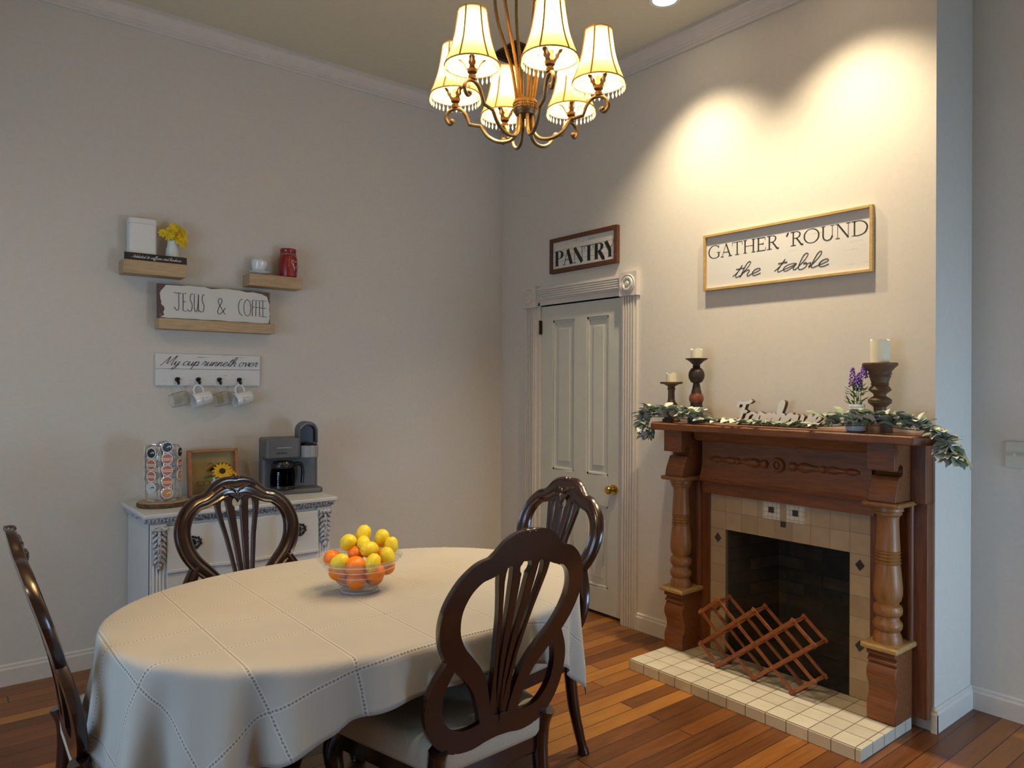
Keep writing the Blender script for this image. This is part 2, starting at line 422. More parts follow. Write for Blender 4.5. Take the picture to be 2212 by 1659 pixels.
struct(MB().prism([(YC - d, z) for d, z in bp], XB - .012, XR, 'yz').build('baseboard_chimney', M['trim'], smooth=25))
struct(MB().prism([(XR - d, z) for d, z in bp], YR, YC, 'xz').build('baseboard_alcove', M['trim'], smooth=25))

# pantry door -------------------------------------------------------
def WB(y, z=0, x=0.0): return (XB + x, y, z)
dr = thing('door_1', None, None, WB(3.48), -PI / 2, kind='structure')
dr['label'] = 'pale grey four-panel pantry door with brass knob in fluted white casing'
c = MB()
def flute(b, x0, x1, z0, z1, vertical=True, n=5):
    b.box(x0, x1, -.018, 0, z0, z1)
    a0, a1 = (x0, x1) if vertical else (z0, z1)
    st = (a1 - a0) / (n + 1.2)
    for k in range(n):
        q0 = a0 + st * (.75 + k); q1 = q0 + st * .62
        if vertical: b.box(q0, q1, -.026, -.018, z0, z1)
        else: b.box(x0, x1, -.026, -.018, q0, q1)
flute(c, .400, .525, 0, 2.02); flute(c, -.525, -.415, 0, 2.02)
flute(c, -.40, .395, 2.065, 2.155, False, 5)
c.build('casing', M['trim'], dr, smooth=0, bevel=.002)
rosette = None
for x in (.465, -.47):
    rz_ = MB().box(x - .07, x + .07, -.036, 0, 2.02, 2.165)
    rz_.lathe([(.0, -.050), (.012, -.049), (.018, -.040), (.026, -.040), (.032, -.047), (.040, -.047), (.046, -.038), (.052, -.038), (.055, -.043), (.058, -.036)], 28, (x, 0, 2.093), 'y')
    rz_.build('rosette_block', M['trim'], dr, smooth=30)
j = MB()
j.box(.385, .402, -.004, .10, 0, 2.05).box(-.415, -.385, -.004, .10, 0, 2.05).box(-.40, .40, -.004, .10, 2.03, 2.066)
j.build('jamb', M['trim'], dr, smooth=0)
leaf = MB(); F0, F1 = .012, .048
for x0, x1, z0, z1 in ((-.383, -.268, .022, 2.022), (.262, .383, .022, 2.022), (-.268, .262, .022, .175), (-.268, .262, .705, .895), (-.268, .262, 1.92, 2.022), (-.052, .066, .175, .705), (-.052, .066, .895, 1.92)):
    leaf.box(x0, x1, F0, F1, z0, z1)
lf = leaf.build('door_leaf', M['door'], dr, smooth=0)
for x0, x1 in ((-.268, -.052), (.066, .262)):
    for z0, z1 in ((.175, .705), (.895, 1.92)):
        p = MB().box(x0, x1, F0 + .014, F1 - .005, z0, z1)
        e = .018
        # sticking moulding round the panel and the raised field
        for (a0, a1, c0, c1) in ((x0, x0 + e, z0, z1), (x1 - e, x1, z0, z1), (x0, x1, z0, z0 + e), (x0, x1, z1 - e, z1)):
            p.box(a0, a1, F0 + .006, F0 + .016, c0, c1)
        p.box(x0 + .05, x1 - .05, F0 + .008, F0 + .016, z0 + .06, z1 - .06)
        p.build('door_panel', M['door'], lf, smooth=0, bevel=.005)
k = MB()
k.lathe([(.0, -.062), (.018, -.060), (.026, -.050), (.027, -.040), (.020, -.030), (.012, -.024), (.011, -.006), (.030, -.004), (.032, .0), (.030, .012)], 24, (.318, 0, .82), 'y')
kn = k.build('door_knob', M['brass'], dr, smooth=40); kn['label'] = 'round polished brass knob'
h = MB().box(-.395, -.375, .0, .012, 1.832, 1.925); h.cyl((-.386, -.004, 1.83), (-.386, -.004, 1.927), .006)
hh = h.build('hinge', M['bronze'], dr); hh['label'] = 'dark metal hinge'

# light switch on the alcove wall
t = thing('light_switch', 'ivory double toggle light switch plate on the alcove wall', 'switch', (XR, 1.095, 1.115), -PI / 2)
MB().box(-.06, .06, -.006, 0, 0, .118).build('wall_plate', M['ivory'], t, bevel=.003)
for x in (-.024, .024):
    MB().box(x - .004, x + .004, -.016, -.004, .052, .068).build('toggle', M['ivory'], t, bevel=.001)
# power outlet near the table edge, with a plug
t = thing('wall_outlet', 'white wall outlet low on the long wall, just above the table edge', 'outlet', (2.838, YA, .215))
MB().box(-.036, .036, -.006, 0, 0, .116).build('wall_plate', M['whitepaint'], t, bevel=.003)
t2 = thing('power_plug', 'small black power plug stuck in the outlet behind the table', 'plug', (2.838, YA - .006, .30))
MB().box(-.034, -.012, -.03, 0, 0, .03).build('plug_body', M['blackplastic'], t2, bevel=.004)
MB().tube(cat_rom([(-.023, -.03, .012), (-.03, -.05, -.02), (-.05, -.045, -.15), (-.04, -.02, -.295)], 5), .003, 6).build('cord', M['blackplastic'], t2)

# ceiling vent and recessed lights
t = thing('ceiling_vent', 'square brown louvred air vent on the ceiling behind the chandelier', 'vent', (2.76, 3.40, ZC))
MB().box(-.115, .115, -.125, .125, -.012, 0).build('vent_frame', M['bronze'], t, bevel=.003)
for i in range(7):
    MB().box(-.10, .10, -.105 + i * .03, -.092 + i * .03, -.02, -.011).build('louvre', M['bronze'], t, smooth=0)
for (x, y, lb) in ((2.96, 2.44, 'recessed ceiling light nearer the pantry door, above the gather sign'), (2.96, 1.615, 'recessed ceiling light nearer the chimney corner, right of the other')):
    t = thing('recessed_light', lb, 'light', (x, y, ZC), group='recessed lights over the mantel')
    MB().lathe([(.060, -.001), (.062, -.006), (.080, -.007), (.084, 0)], 32, cap=False).build('trim_ring', M['whitepaint'], t, smooth=60)
    m, nt, bb = nodes('downlight_lens') if 'lens' not in M else (M['lens'], None, None)
    if nt:
        bb.inputs['Emission Color'].default_value = (1, .86, .6, 1); bb.inputs['Emission Strength'].default_value = 25.0
        M['lens'] = m
    MB().lathe([(0, -.002), (.060, -.002), (.060, 0)], 32).build('lens', M['lens'], t)
# ------------------------------------------------------------------ dining chairs
ZT = 1.075
def cb(p, face=0.0):
    """bend the flat chair back: lean, soft S-curve and a dished plan"""
    x, y, z = p
    s = (z - .46)
    lean = -.205 * s - .035 * max(0, s) ** 2 + .010 * math.sin(s * 9)
    return (x, y + lean + .14 * x * x, z)
SEC = [(-.5, -.8), (-.5, .25), (-.40, .75), (-.28, .55), (-.1, 1.0), (.12, 1.0), (.28, .55), (.40, .75), (.5, .25), (.5, -.8)]
def moulding(b, path, t=.017, k=5, caps=True):
    """path of (x, dz, width) on the chair back plane"""
    P = cat_rom(path, k); m = len(P); vs = []; fs = []; n = len(SEC)
    for i, (x, d, w) in enumerate(P):
        a = P[max(i - 1, 0)]; c = P[min(i + 1, m - 1)]
        tx, tz = c[0] - a[0], -(c[1] - a[1]); l = math.hypot(tx, tz) or 1
        nx, nz = tz / l, -tx / l
        for u, h in SEC:
            vs.append(cb((x + nx * u * w, h * t, ZT - d + nz * u * w)))
    for i in range(m - 1):
        for q in range(n):
            r = (q + 1) % n
            fs.append((i * n + q, i * n + r, (i + 1) * n + r, (i + 1) * n + q))
    fs.append(tuple(range(n))); fs.append(tuple((m - 1) * n + q for q in range(n - 1, -1, -1)))
    b.add(vs, fs)
def mir(path): return [(-x, d, w) for x, d, w in path]
def make_chair():
    t = thing('dining_chair', 'x', 'chair', group='carved mahogany dining chairs round the table')
    side = [(-.004, .046, .088), (.035, .043, .086), (.068, .053, .080), (.098, .073, .068), (.126, .088, .060), (.165, .099, .060), (.203, .132, .060), (.226, .178, .062), (.231, .225, .064), (.219, .278, .063), (.190, .327, .061), (.150, .368, .057), (.112, .408, .053), (.085, .450, .048), (.066, .50, .044), (.052, .55, .042), (.046, .605, .042)]
    low = [(.186, .335, .040), (.208, .372, .044), (.228, .415, .050), (.236, .460, .053), (.229, .510, .055), (.204, .555, .058), (.160, .588, .062), (.10, .596, .066), (.05, .588, .066), (0, .584, .066)]
    b = MB()
    for q in (side, mir(side), low, mir(low)): moulding(b, q)
    b.build('back_frame', M['mahog'], t, smooth=50)
    # pierced splat: a palmette plate with a keyhole, falling into four ribs
    s = MB(); B = lambda p: cb(p)
    th0, th1 = -.010, .010
    def rows(pts): return [(a, c, ZT - d) for a, c, d in pts]
    def both(pts):
        s.strip(rows(pts), th0, th1, B); s.strip([(-c, -a, z) for a, c, z in rows(pts)][::1], th0, th1, B)
    # inner ribs carry the keyhole outline
    both([(0, .088, .060), (0, .094, .082), (.011, .094, .086), (.0195, .050, .0965), (.022, .048, .106), (.020, .047, .116), (.0125, .046, .126), (.0135, .045, .134), (.0115, .043, .16), (.009, .036, .22), (.006, .028, .30), (.0035, .021, .38), (.002, .016, .45), (0, .013, .52), (0, .013, .60)])
    both([(.05, .094, .080), (.058, .0945, .093), (.068, .0945, .100), (.0705, .094, .115), (.070, .090, .14), (.063, .080, .18), (.051, .066, .24), (.040, .054, .31), (.030, .043, .38), (.022, .037, .45), (.012, .037, .52), (.012, .040, .60)])
    s.build('splat', M['mahog'], t, smooth=30, bevel=.0015)
    # carved shell and leaf tips at the crest
    c = MB()
    for i in range(-3, 4):
        a = i * .36
        mt = Matrix.Translation(cb((math.sin(a) * .018, .018, ZT - .074 - math.cos(a) * .012))) @ Matrix.Rotation(a, 4, 'Y')
        c.ball((0, 0, 0), 1, 8, 6, mt, (.006, .010, .022))
    for sx in (-1, 1):
        for i in range(3):
            mt = Matrix.Translation(cb((sx * (.014 + .016 * i), .012, ZT - .052 + .006 * i))) @ Matrix.Rotation(sx * (.7 + .25 * i), 4, 'Y')
            c.ball((0, 0, 0), 1, 8, 6, mt, (.007, .010, .019))
        c.ball(cb((sx * .011, .0, ZT - .004)), .011, 8, 6, None, (1, 1.4, .7))
    c.build('crest_carving', M['mahog'], t, smooth=180)
    # seat
    def trap(fw, bw, y0, y1, r=.06):
        P = []
        for (cx_, cy_, a0) in ((fw - r, y1 - r, 0), (-(fw - r), y1 - r, PI / 2), (-(bw - r), y0 + r, PI), (bw - r, y0 + r, 1.5 * PI)):
            for k in range(6):
                a = a0 + k * PI / 10
                P.append((cx_ + r * math.cos(a), cy_ + r * math.sin(a)))
        return P
    rail = MB().prism(trap(.272, .205, .005, .468, .05), .345, .402, 'xy')
    rail.build('seat_rail', M['mahog'], t, bevel=.006)
    cu = MB(); vs = []; fs = []
    LV = [(.985, .400), (1.012, .415), (1.02, .460), (1.0, .485), (.94, .497), (.80, .506), (.5, .512), (.2, .514)]
    base = trap(.285, .218, -.005, .49, .07); n = len(base); cy_ = .245
    for sc, z in LV:
        for (x, y) in base: vs.append((x * sc, cy_ + (y - cy_) * sc, z))
    for i in range(len(LV) - 1):
        for k in range(n):
            fs.append((i * n + k, i * n + (k + 1) % n, (i + 1) * n + (k + 1) % n, (i + 1) * n + k))
    fs.append(tuple(range(n))); fs.append(tuple((len(LV) - 1) * n + k for k in range(n)))
    cu.add(vs, fs); cu.build('seat', M['seat'], t, smooth=180)
    for sx in (-1, 1):
        MB().tube(cat_rom([(sx * .205, -.005, .475), (sx * .200, .012, .42), (sx * .196, .012, .33), (sx * .198, -.004, .20), (sx * .204, -.030, .08), (sx * .208, -.046, .018), (sx * .208, -.048, 0)], 4), [.028, .028, .027, .026, .026, .026, .026, .025, .025, .024, .024, .023, .023, .022, .021, .021, .020, .019, .019, .019, .022, .023, .024, .024, .022], 8).build('leg', M['mahog'], t, smooth=50)
    for sx in (-1, 1):
        MB().tube(cat_rom([(sx * .235, .425, .43), (sx * .255, .450, .38), (sx * .268, .466, .32), (sx * .256, .452, .22), (sx * .240, .434, .12), (sx * .240, .436, .05), (sx * .252, .452, .018), (sx * .252, .452, 0)], 4), [.034, .036, .038, .039, .039, .038, .036, .034, .032, .030, .028, .026, .024, .022, .021, .019, .018, .018, .018, .019, .020, .022, .025, .028, .029, .029, .030, .030, .026][:29], 10).build('leg', M['mahog'], t, smooth=60)
    return t
CH = [
    ((1.04, 3.035, 0), math.radians(184), 'carved mahogany chair on the far side of the table, in front of the white chest'),
    ((2.012, 2.30, 0), math.radians(88), 'carved mahogany chair at the table end nearest the pantry door'),
    ((1.290, 1.68, 0), math.radians(3), 'carved mahogany chair with its back to the viewer, showing its cream seat'),
    ((.325, 2.42, 0), math.radians(-91), 'carved mahogany chair seen edge-on at the table end by the bare wall')]
proto = make_chair()
for i, (loc, rz, lb) in enumerate(CH):
    o = proto if i == 0 else dup(proto)
    o.location = loc; o.rotation_euler = (0, 0, rz); o['label'] = lb

# ------------------------------------------------------------------ table and cloth
TC = (1.178, 2.262); TA, TB, TN = .785, .555, 2.25
def rim(a, k=1.0):
    c, s = math.cos(a), math.sin(a)
    return (TC[0] + k * TA * math.copysign(abs(c) ** (2 / TN), c), TC[1] + k * TB * math.copysign(abs(s) ** (2 / TN), s))
t = thing('dining_table', 'oval pedestal dining table hidden under the pale cloth', 'table', (TC[0], TC[1], 0))
top = MB().prism([(rim(2 * PI * k / 72, .985)[0] - TC[0], rim(2 * PI * k / 72, .985)[1] - TC[1]) for k in range(72)], .722, .755, 'xy')
top.build('tabletop', M['mahog'], t, bevel=.006)
MB().prism([(rim(2 * PI * k / 48, .86)[0] - TC[0], rim(2 * PI * k / 48, .86)[1] - TC[1]) for k in range(48)], .655, .722, 'xy').build('apron', M['mahog'], t)
for sx in (-.30, .30):
    MB().lathe([(.11, .655), (.11, .63), (.06, .60), (.055, .50), (.085, .42), (.09, .34), (.06, .24), (.10, .18), (.10, .12), (.05, .10)], 20, (sx, 0, 0)).build('pedestal', M['mahog'], t, smooth=40)
    for sy in (-1, 1):
        MB().tube(cat_rom([(sx, sy * .05, .15), (sx, sy * .18, .20), (sx, sy * .30, .10), (sx, sy * .38, .03), (sx, sy * .42, .024)], 4), [.035] * 8 + [.03] * 5 + [.026] * 4, 8).build('leg', M['mahog'], t, smooth=50)
# cloth
CX0, CX1, CY0, CY1 = .085, 2.045, 1.568, 3.045
rimpts = [rim(2 * PI * k / 1440) for k in range(1440)]
arcs = [0.0]
for k in range(1, 1440): arcs.append(arcs[-1] + math.dist(rimpts[k - 1], rimpts[k]))
PER = arcs[-1] + math.dist(rimpts[-1], rimpts[0])
def foldw(s, Ld, ang):
    # s along the rim; folds gather at the four corners of the oblong cloth
    q = abs(math.sin(2 * ang))
    amp = (.030 * q + .007) * min(1.0, Ld / .30) ** 1.2 * (1.0 if math.cos(ang) < .3 else .45)
    w = math.sin(2 * PI * s / .215 + .8) + .45 * math.sin(2 * PI * s / .121 + 2.0)
    return amp * w
def clothpt(u, v):
    dx, dy = (u - TC[0]) / TA, (v - TC[1]) / TB
    if abs(dx) ** TN + abs(dy) ** TN <= 1: 
        return (u, v, .7625)
    bi = min(range(0, 1440, 12), key=lambda k: (rimpts[k][0] - u) ** 2 + (rimpts[k][1] - v) ** 2)
    bi = min(range(bi - 14, bi + 15), key=lambda k: (rimpts[k % 1440][0] - u) ** 2 + (rimpts[k % 1440][1] - v) ** 2) % 1440
    p = rimpts[bi]; a, c = rimpts[bi - 3], rimpts[(bi + 3) % 1440]
    tx, ty = c[0] - a[0], c[1] - a[1]; l = math.hypot(tx, ty); nx, ny = ty / l, -tx / l
    Ld = math.dist(p, (u, v)); r = .022; ang = 2 * PI * bi / 1440
    q = Ld / r
    if q < PI / 2: out, dn = r * math.sin(q), r * (1 - math.cos(q))
    else:
        e = Ld - r * PI / 2; out, dn = r + (.10 if math.cos(ang) < .3 else .03) * e, r + e * .99
    f = foldw(arcs[bi], Ld, ang)
    lim = .02 + .14 * min(1, Ld / .3)
    tan = .35 * f
    return (p[0] + nx * (out + f) + tx / l * tan, p[1] + ny * (out + f) + ty / l * tan, .7625 - dn + .18 * abs(f))
nu, nv = 150, 110
vs = []; fs = []; uv = []
for j in range(nv + 1):
    for i in range(nu + 1):
        u = CX0 + (CX1 - CX0) * i / nu; v = CY0 + (CY1 - CY0) * j / nv
        vs.append(clothpt(u, v)); uv.append((u, v))
for j in range(nv):
    for i in range(nu):
        a = j * (nu + 1) + i
        fs.append((a, a + 1, a + nu + 2, a + nu + 1))
me = bpy.data.meshes.new('tablecloth'); me.from_pydata(vs, [], fs); me.shade_smooth()
ul = me.uv_layers.new(name='weave')
for lp in me.loops: ul.data[lp.index].uv = uv[lp.vertex_index]
cl = bpy.data.objects.new('tablecloth', me); COL.objects.link(cl)
so = cl.modifiers.new('thick', 'SOLIDIFY'); so.thickness = .0016; so.offset = -1
tag(cl, 'pale linen tablecloth with drawn-thread squares, draped over the oval table', 'tablecloth')
def clothmat():
    m, nt, b = nodes('drawn_thread_linen')
    t = N(nt, 'ShaderNodeUVMap'); t.uv_map = 'weave'
    sp = N(nt, 'ShaderNodeSeparateXYZ'); L(nt, t.outputs[0], sp.inputs[0])
    def lines(ax, pos):
        d = None; o = None
        for p in pos:
            q = math_(nt, 'ABSOLUTE', math_(nt, 'SUBTRACT', sp.outputs[ax], p))
            d = q if d is None else math_(nt, 'MINIMUM', d, q)
        return d
    xs = [.145, .385, .625, .867, 1.109, 1.347, 1.587, 1.827, 2.067]
    ys = [1.695, 2.0, 2.21, 2.405, 2.615, 2.92]
    dx, dy = lines(0, xs), lines(1, ys)
    def ladder(d, along):
        band = math_(nt, 'LESS_THAN', d, .0032)
        hole = math_(nt, 'LESS_THAN', math_(nt, 'FRACT', math_(nt, 'DIVIDE', sp.outputs[along], .0105)), .5)
        edge = math_(nt, 'MULTIPLY', math_(nt, 'LESS_THAN', d, .0062), math_(nt, 'GREATER_THAN', d, .0032))
        return math_(nt, 'MULTIPLY', band, hole), edge
    h1, e1 = ladder(dx, 1); h2, e2 = ladder(dy, 0)
    hole = math_(nt, 'MAXIMUM', h1, h2); edge = math_(nt, 'MAXIMUM', e1, e2)
    tc = N(nt, 'ShaderNodeTexCoord'); nz = noise(nt, tc.outputs['Object'], 3.0, 3.0)
    base = ramp(nt, nz, [(.3, (.37, .36, .335, 1)), (.7, (.41, .40, .375, 1))])
    c = mix(nt, edge, base, (.50, .49, .465, 1))
    c = mix(nt, hole, c, (.20, .19, .18, 1))
    L(nt, c, b.inputs['Base Color']); b.inputs['Roughness'].default_value = .9; b.inputs['Specular IOR Level'].default_value = .15
    b.inputs['Sheen Weight'].default_value = .15
    wv = noise(nt, objco(nt, (60, 60, 60)), 8.0, 2.0); cr = noise(nt, tc.outputs['Object'], 9.0, 4.0)
    h = math_(nt, 'SUBTRACT', math_(nt, 'ADD', math_(nt, 'MULTIPLY', wv, .15), math_(nt, 'MULTIPLY', cr, .8)), hole)
    bump(nt, b, h, .28, .004)
    return m
me.materials.append(clothmat())

# glass bowl with fruit
BC = (1.165, 2.285, .764)
t = thing('fruit_bowl', 'ribbed clear glass bowl of lemons and oranges on the table', 'bowl', BC)
pr = [(.0, .004), (.050, .004), (.056, .012), (.070, .040), (.088, .070), (.108, .098), (.126, .118), (.130, .122), (.127, .123), (.122, .120), (.104, .101), (.084, .073), (.066, .043), (.050, .016), (.0, .012)]
def ribbed(p):
    o = []
    for i, (r, z) in enumerate(p): o.append((r, z))
    return o
pr = [(r * 1.14, z * .97) for r, z in pr]
MB().lathe(ribbed(pr), 40, cap=False).build('bowl_body', M['bowlglass'], t, smooth=60)
rg = MB()
for i, z in enumerate((.036, .060, .084, .106)):
    r = (.0672 + (z - .036) * .80) * 1.145
    rg.tube([(r * math.cos(a), r * math.sin(a), z) for a in [2 * PI * k / 40 for k in range(40)]], .0014, 5, closed=True)
rg.tube([(.062 * math.cos(a), .062 * math.sin(a), .004) for a in [2 * PI * k / 40 for k in range(40)]], .004, 6, closed=True)
rg.build('glass_ribs', M['ribglass'], t, smooth=60)
def citrus(kind, x, y, z, r, rx, ry, lb):
    b = MB()
    if kind == 'lemon':
        prof = []
        for i in range(15):
            q = -1 + 2 * i / 14
            prof.append((max(.0005, r * .90 * math.sqrt(max(0, 1 - abs(q) ** 2.3))) if abs(q) < .96 else r * .10 * (1.12 - abs(q)) * 6, r * 1.16 * q))
        b.lathe(prof, 18)
    else:
        b.ball((0, 0, 0), r, 20, 14, None, (1, 1, .95))
    o = b.build(kind, M[kind], None, smooth=180)
    o.location = (BC[0] + x, BC[1] + y, BC[2] + z); o.rotation_euler = (rx, ry, R.random() * 6)
    tag(o, lb, 'fruit', kind + 's in the glass bowl')
    n = MB()
    if kind == 'lemon': n.lathe([(.0045, r * 1.12), (.0035, r * 1.17), (.001, r * 1.18)], 8).build('stem_end', M['bark' if rx == 0.1 else 'lemon'], o)
    else: n.lathe([(.004, r * .945), (.003, r * .965)], 8).build('stem_end', M['stem'], o)
    return o
# camera-right and camera-away directions in plan, used to lay the fruit out as it lies
def cr(a, d): a *= 1.08; d *= 1.08; return (a * .78 + d * .626, -a * .626 + d * .78)
FR = [
    ('orange', 0, -.048, .047, .034, 0, 0, 'orange at the bottom of the bowl, front and middle'),
    ('orange', -.045, -.010, .049, .033, 0, 0, 'orange at the bottom of the bowl, left side'),
    ('orange', .048, -.008, .049, .033, 0, 0, 'orange at the bottom of the bowl, right side'),
    ('orange', 0, .045, .050, .033, 0, 0, 'orange at the bottom of the bowl, hidden at the back'),
    ('orange', -.056, -.050, .078, .033, .4, 0, 'orange low on the left of the bowl, under the front left lemon'),
    ('orange', .060, -.052, .076, .033, .4, 0, 'orange low on the right of the bowl, under the front right lemon'),
    ('orange', .085, .0, .082, .031, .4, 0, 'orange against the right side of the bowl glass'),
    ('orange', .000, -.062, .098, .035, .2, .1, 'large orange in the front middle of the bowl, between two lemons'),
    ('orange', -.086, -.004, .110, .030, .2, .1, 'orange at the left rim of the bowl'),
    ('orange', -.012, .006, .124, .029, 0, 0, 'orange in the centre of the pile, half hidden among lemons'),
    ('orange', .074, .016, .110, .030, 0, 0, 'orange peeping out behind the right-hand lemons'),
    ('lemon', -.048, -.066, .112, .029, 1.0, .2, 'lemon at the front left of the bowl, over the large orange'),
    ('lemon', .055, -.064, .110, .028, .5, -.4, 'lemon at the front right of the bowl, beside the large orange'),
    ('lemon', -.040, .018, .158, .032, .4, 1.1, 'big lemon high on the left of the pile'),
    ('lemon', .000, .060, .178, .029, .2, .3, 'topmost lemon at the back of the pile'),
    ('lemon', .010, .010, .160, .025, .3, 1.3, 'small lemon in the middle of the pile, behind the lying green-tinged one'),
    ('lemon', .034, -.014, .142, .031, .3, 1.35, 'long lemon lying on its side across the middle of the pile'),
    ('lemon', .062, .050, .166, .029, .2, .2, 'lemon at the back right of the pile with a pointed tip'),
    ('lemon', .098, .020, .150, .026, 0.1, 0, 'lemon at the right rim with a dark stem spot on top'),
    ('lemon', .092, -.020, .122, .027, .3, .3, 'lemon at the right rim, below the one with the stem spot')]
for kind, a, d, z, r, rx, ry, lb in FR:
    x, y = cr(a, d); citrus(kind, x, y, z, r, rx, ry, lb)
# ------------------------------------------------------------------ fireplace
FY = 1.968
fp = thing('fireplace_mantel', 'carved oak fireplace surround with turned columns and tiled opening', 'fireplace', WB(FY), -PI / 2)
# back boards
b = MB()
for s in (-1, 1):
    x0, x1 = sorted((s * .427, s * .668))
    b.box(x0, x1, -.055, 0, .06, .975)
    x0, x1 = sorted((s * .50, s * .668))
    b.box(x0, x1, -.075, 0, .975, 1.235)
b.box(-.52, .52, -.062, 0, .90, .985)
b.build('back_board', M['mantelv'], fp, bevel=.003)
b = MB()
b.prism([(-.04, .965), (-.112, .965), (-.116, .985), (-.104, 1.02), (-.094, 1.06), (-.094, 1.185), (-.04, 1.185)], -.452, .452, 'yz')
b.build('frieze', M['mantelwood'], fp, smooth=30)
b = MB()
b.prism([(-.04, 1.18), (-.125, 1.18), (-.14, 1.195), (-.15, 1.235), (-.04, 1.235)], -.47, .47, 'yz')
b.box(-.455, .455, -.082, -.03, .897, .967)
b.build('bed_moulding', M['mantelwood'], fp, bevel=.003)
# applied half spindles and rosette
for s in (-1, 1):
    pr = [(.006, .40), (.013, .385), (.017, .36), (.012, .335), (.008, .33), (.012, .31), (.0185, .28), (.014, .25), (.009, .245), (.017, .235), (.017, .222), (.010, .215), (.013, .19), (.022, .15), (.024, .13), (.015, .105), (.009, .10), (.019, .09), (.022, .075), (.019, .062), (.006, .055)]
    MB().lathe([(r, s * x) for r, x in pr], 18, (0, -.094, 1.085), 'x').build('applied_spindle', M['mantelwood'], fp, smooth=40)
MB().lathe([(.0, -.014), (.008, -.014), (.011, -.006), (.017, -.006), (.022, -.017), (.030, -.018), (.036, -.010), (.038, .004)], 28, (0, -.094, 1.085), 'y').build('rosette', M['mantelwood'], fp, smooth=40)
# shelf with clipped corners
sh = [(-.715, 0), (-.715, -.20), (-.65, -.285), (.70, -.285), (.765, -.20), (.765, 0)]
MB().prism(sh, 1.235, 1.272, 'xy').build('mantel_shelf', M['mantelwood'], fp, bevel=.006, seg=3)
KEY = [(-.04, 1.236), (-.226, 1.236), (-.226, 1.118), (-.190, 1.118), (-.187, 1.128)] + \
      [(-.163 + .026 * math.cos(a), 1.118 + .026 * math.sin(a)) for a in [math.radians(q) for q in (155, 125, 95, 65, 35, 5, -25, -55, -85, -110)]] + \
      [(-.182, 1.082), (-.186, 1.072), (-.190, 1.062), (-.202, 1.04), (-.212, 1.012), (-.216, .985), (-.04, .985)]
LOW = [(-.04, .362), (-.205, .362), (-.218, .350), (-.218, .338), (-.200, .330), (-.198, .322), (-.210, .316), (-.212, .306), (-.196, .300), (-.203, .290), (-.216, .268), (-.218, .245), (-.208, .222), (-.197, .200), (-.194, .172), (-.200, .150), (-.212, .134), (-.214, .118), (-.210, .056), (-.04, .056)]
SH = [(.058, .965), (.060, .955), (.060, .945), (.053, .94), (.055, .932), (.050, .925), (.044, .92), (.042, .90), (.044, .85), (.047, .79), (.048, .776), (.044, .773), (.050, .766), (.044, .759), (.050, .752), (.044, .745), (.051, .738), (.044, .731), (.052, .724), (.047, .717), (.050, .70), (.054, .66), (.0575, .62), (.057, .59), (.052, .566), (.043, .553), (.043, .548), (.054, .540), (.058, .525), (.056, .508), (.050, .500), (.045, .497), (.045, .488), (.046, .482), (.057, .468), (.058, .458), (.055, .444), (.047, .434), (.047, .428), (.051, .422), (.055, .408), (.057, .392), (.057, .384)]
for s, xc in ((-1, -.548), (1, .548)):
    MB().prism(KEY, xc - .058, xc + .058, 'yz').build('corbel', M['mantelwood'], fp, smooth=30, bevel=.003)
    for z0, z1, yy, m in ((.963, .985, -.232, 'turned'), (.360, .385, -.240, 'worn')):
        q = MB().prism([(xc - .078, -.04), (xc - .078, yy), (xc + .078, yy), (xc + .078, -.04)], z0, z1, 'xy')
        q.build('abacus', M[m], fp, bevel=.009, seg=3)
    MB().lathe(SH, 32, (xc, -.150, 0)).build('turned_column', M['turned'], fp, smooth=35)
    MB().prism(LOW, xc - .060, xc + .060, 'yz').build('pedestal', M['mantelwood'], fp, smooth=30, bevel=.003)
    rd = MB()
    for dx in (-.052, .052): rd.cyl((xc + dx, -.058, .385), (xc + dx, -.058, .963), .016, n=12)
    rd.build('half_round_rod', M['mantelv'], fp, smooth=40)
# tile surround around the opening
M['tile'] = tilemat('sand_tile', .0952, .0952, (-.428, .7105), (.34, .255, .155, 1), (.47, .37, .245, 1), (.26, .20, .13, 1), .03, axes=(0, 2))
ty = -.050
b = MB()
b.box(-.428, -.333, ty, 0, .056, .90).box(.333, .428, ty, 0, .056, .90).box(-.333, .333, ty, 0, .712, .90)
ts = b.build('tile_surround', M['tile'], fp, smooth=0)
M['mosaic'] = tilemat('white_mosaic', .0237, .0237, (-.0118, .8055 - .0118), (.58, .55, .46, 1), (.70, .68, .60, 1), (.33, .29, .22, 1), .10, axes=(0, 2))
M['slate'] = mat('slate_inset', (.045, .040, .036, 1), .35, var=.3)
for x in (-.0650, .0650):
    MB().box(x - .0472, x + .0472, ty - .002, ty, .806, .899).build('mosaic_inset', M['mosaic'], ts, smooth=0)
    MB().box(x - .015, x + .015, ty - .0035, ty - .001, .838, .868).build('slate_square', M['slate'], ts, smooth=0)
MB().box(-.0135, .0135, ty - .003, ty, .775, .803).build('slate_square', M['slate'], ts, smooth=0)
for x in (-.3805, .3805):
    for z in (.662, .295):
        MB().prism([(x - .021, z), (x, z - .026), (x + .021, z), (x, z + .026)], ty - .003, ty, 'xz').build('slate_diamond', M['slate'], ts, smooth=0)
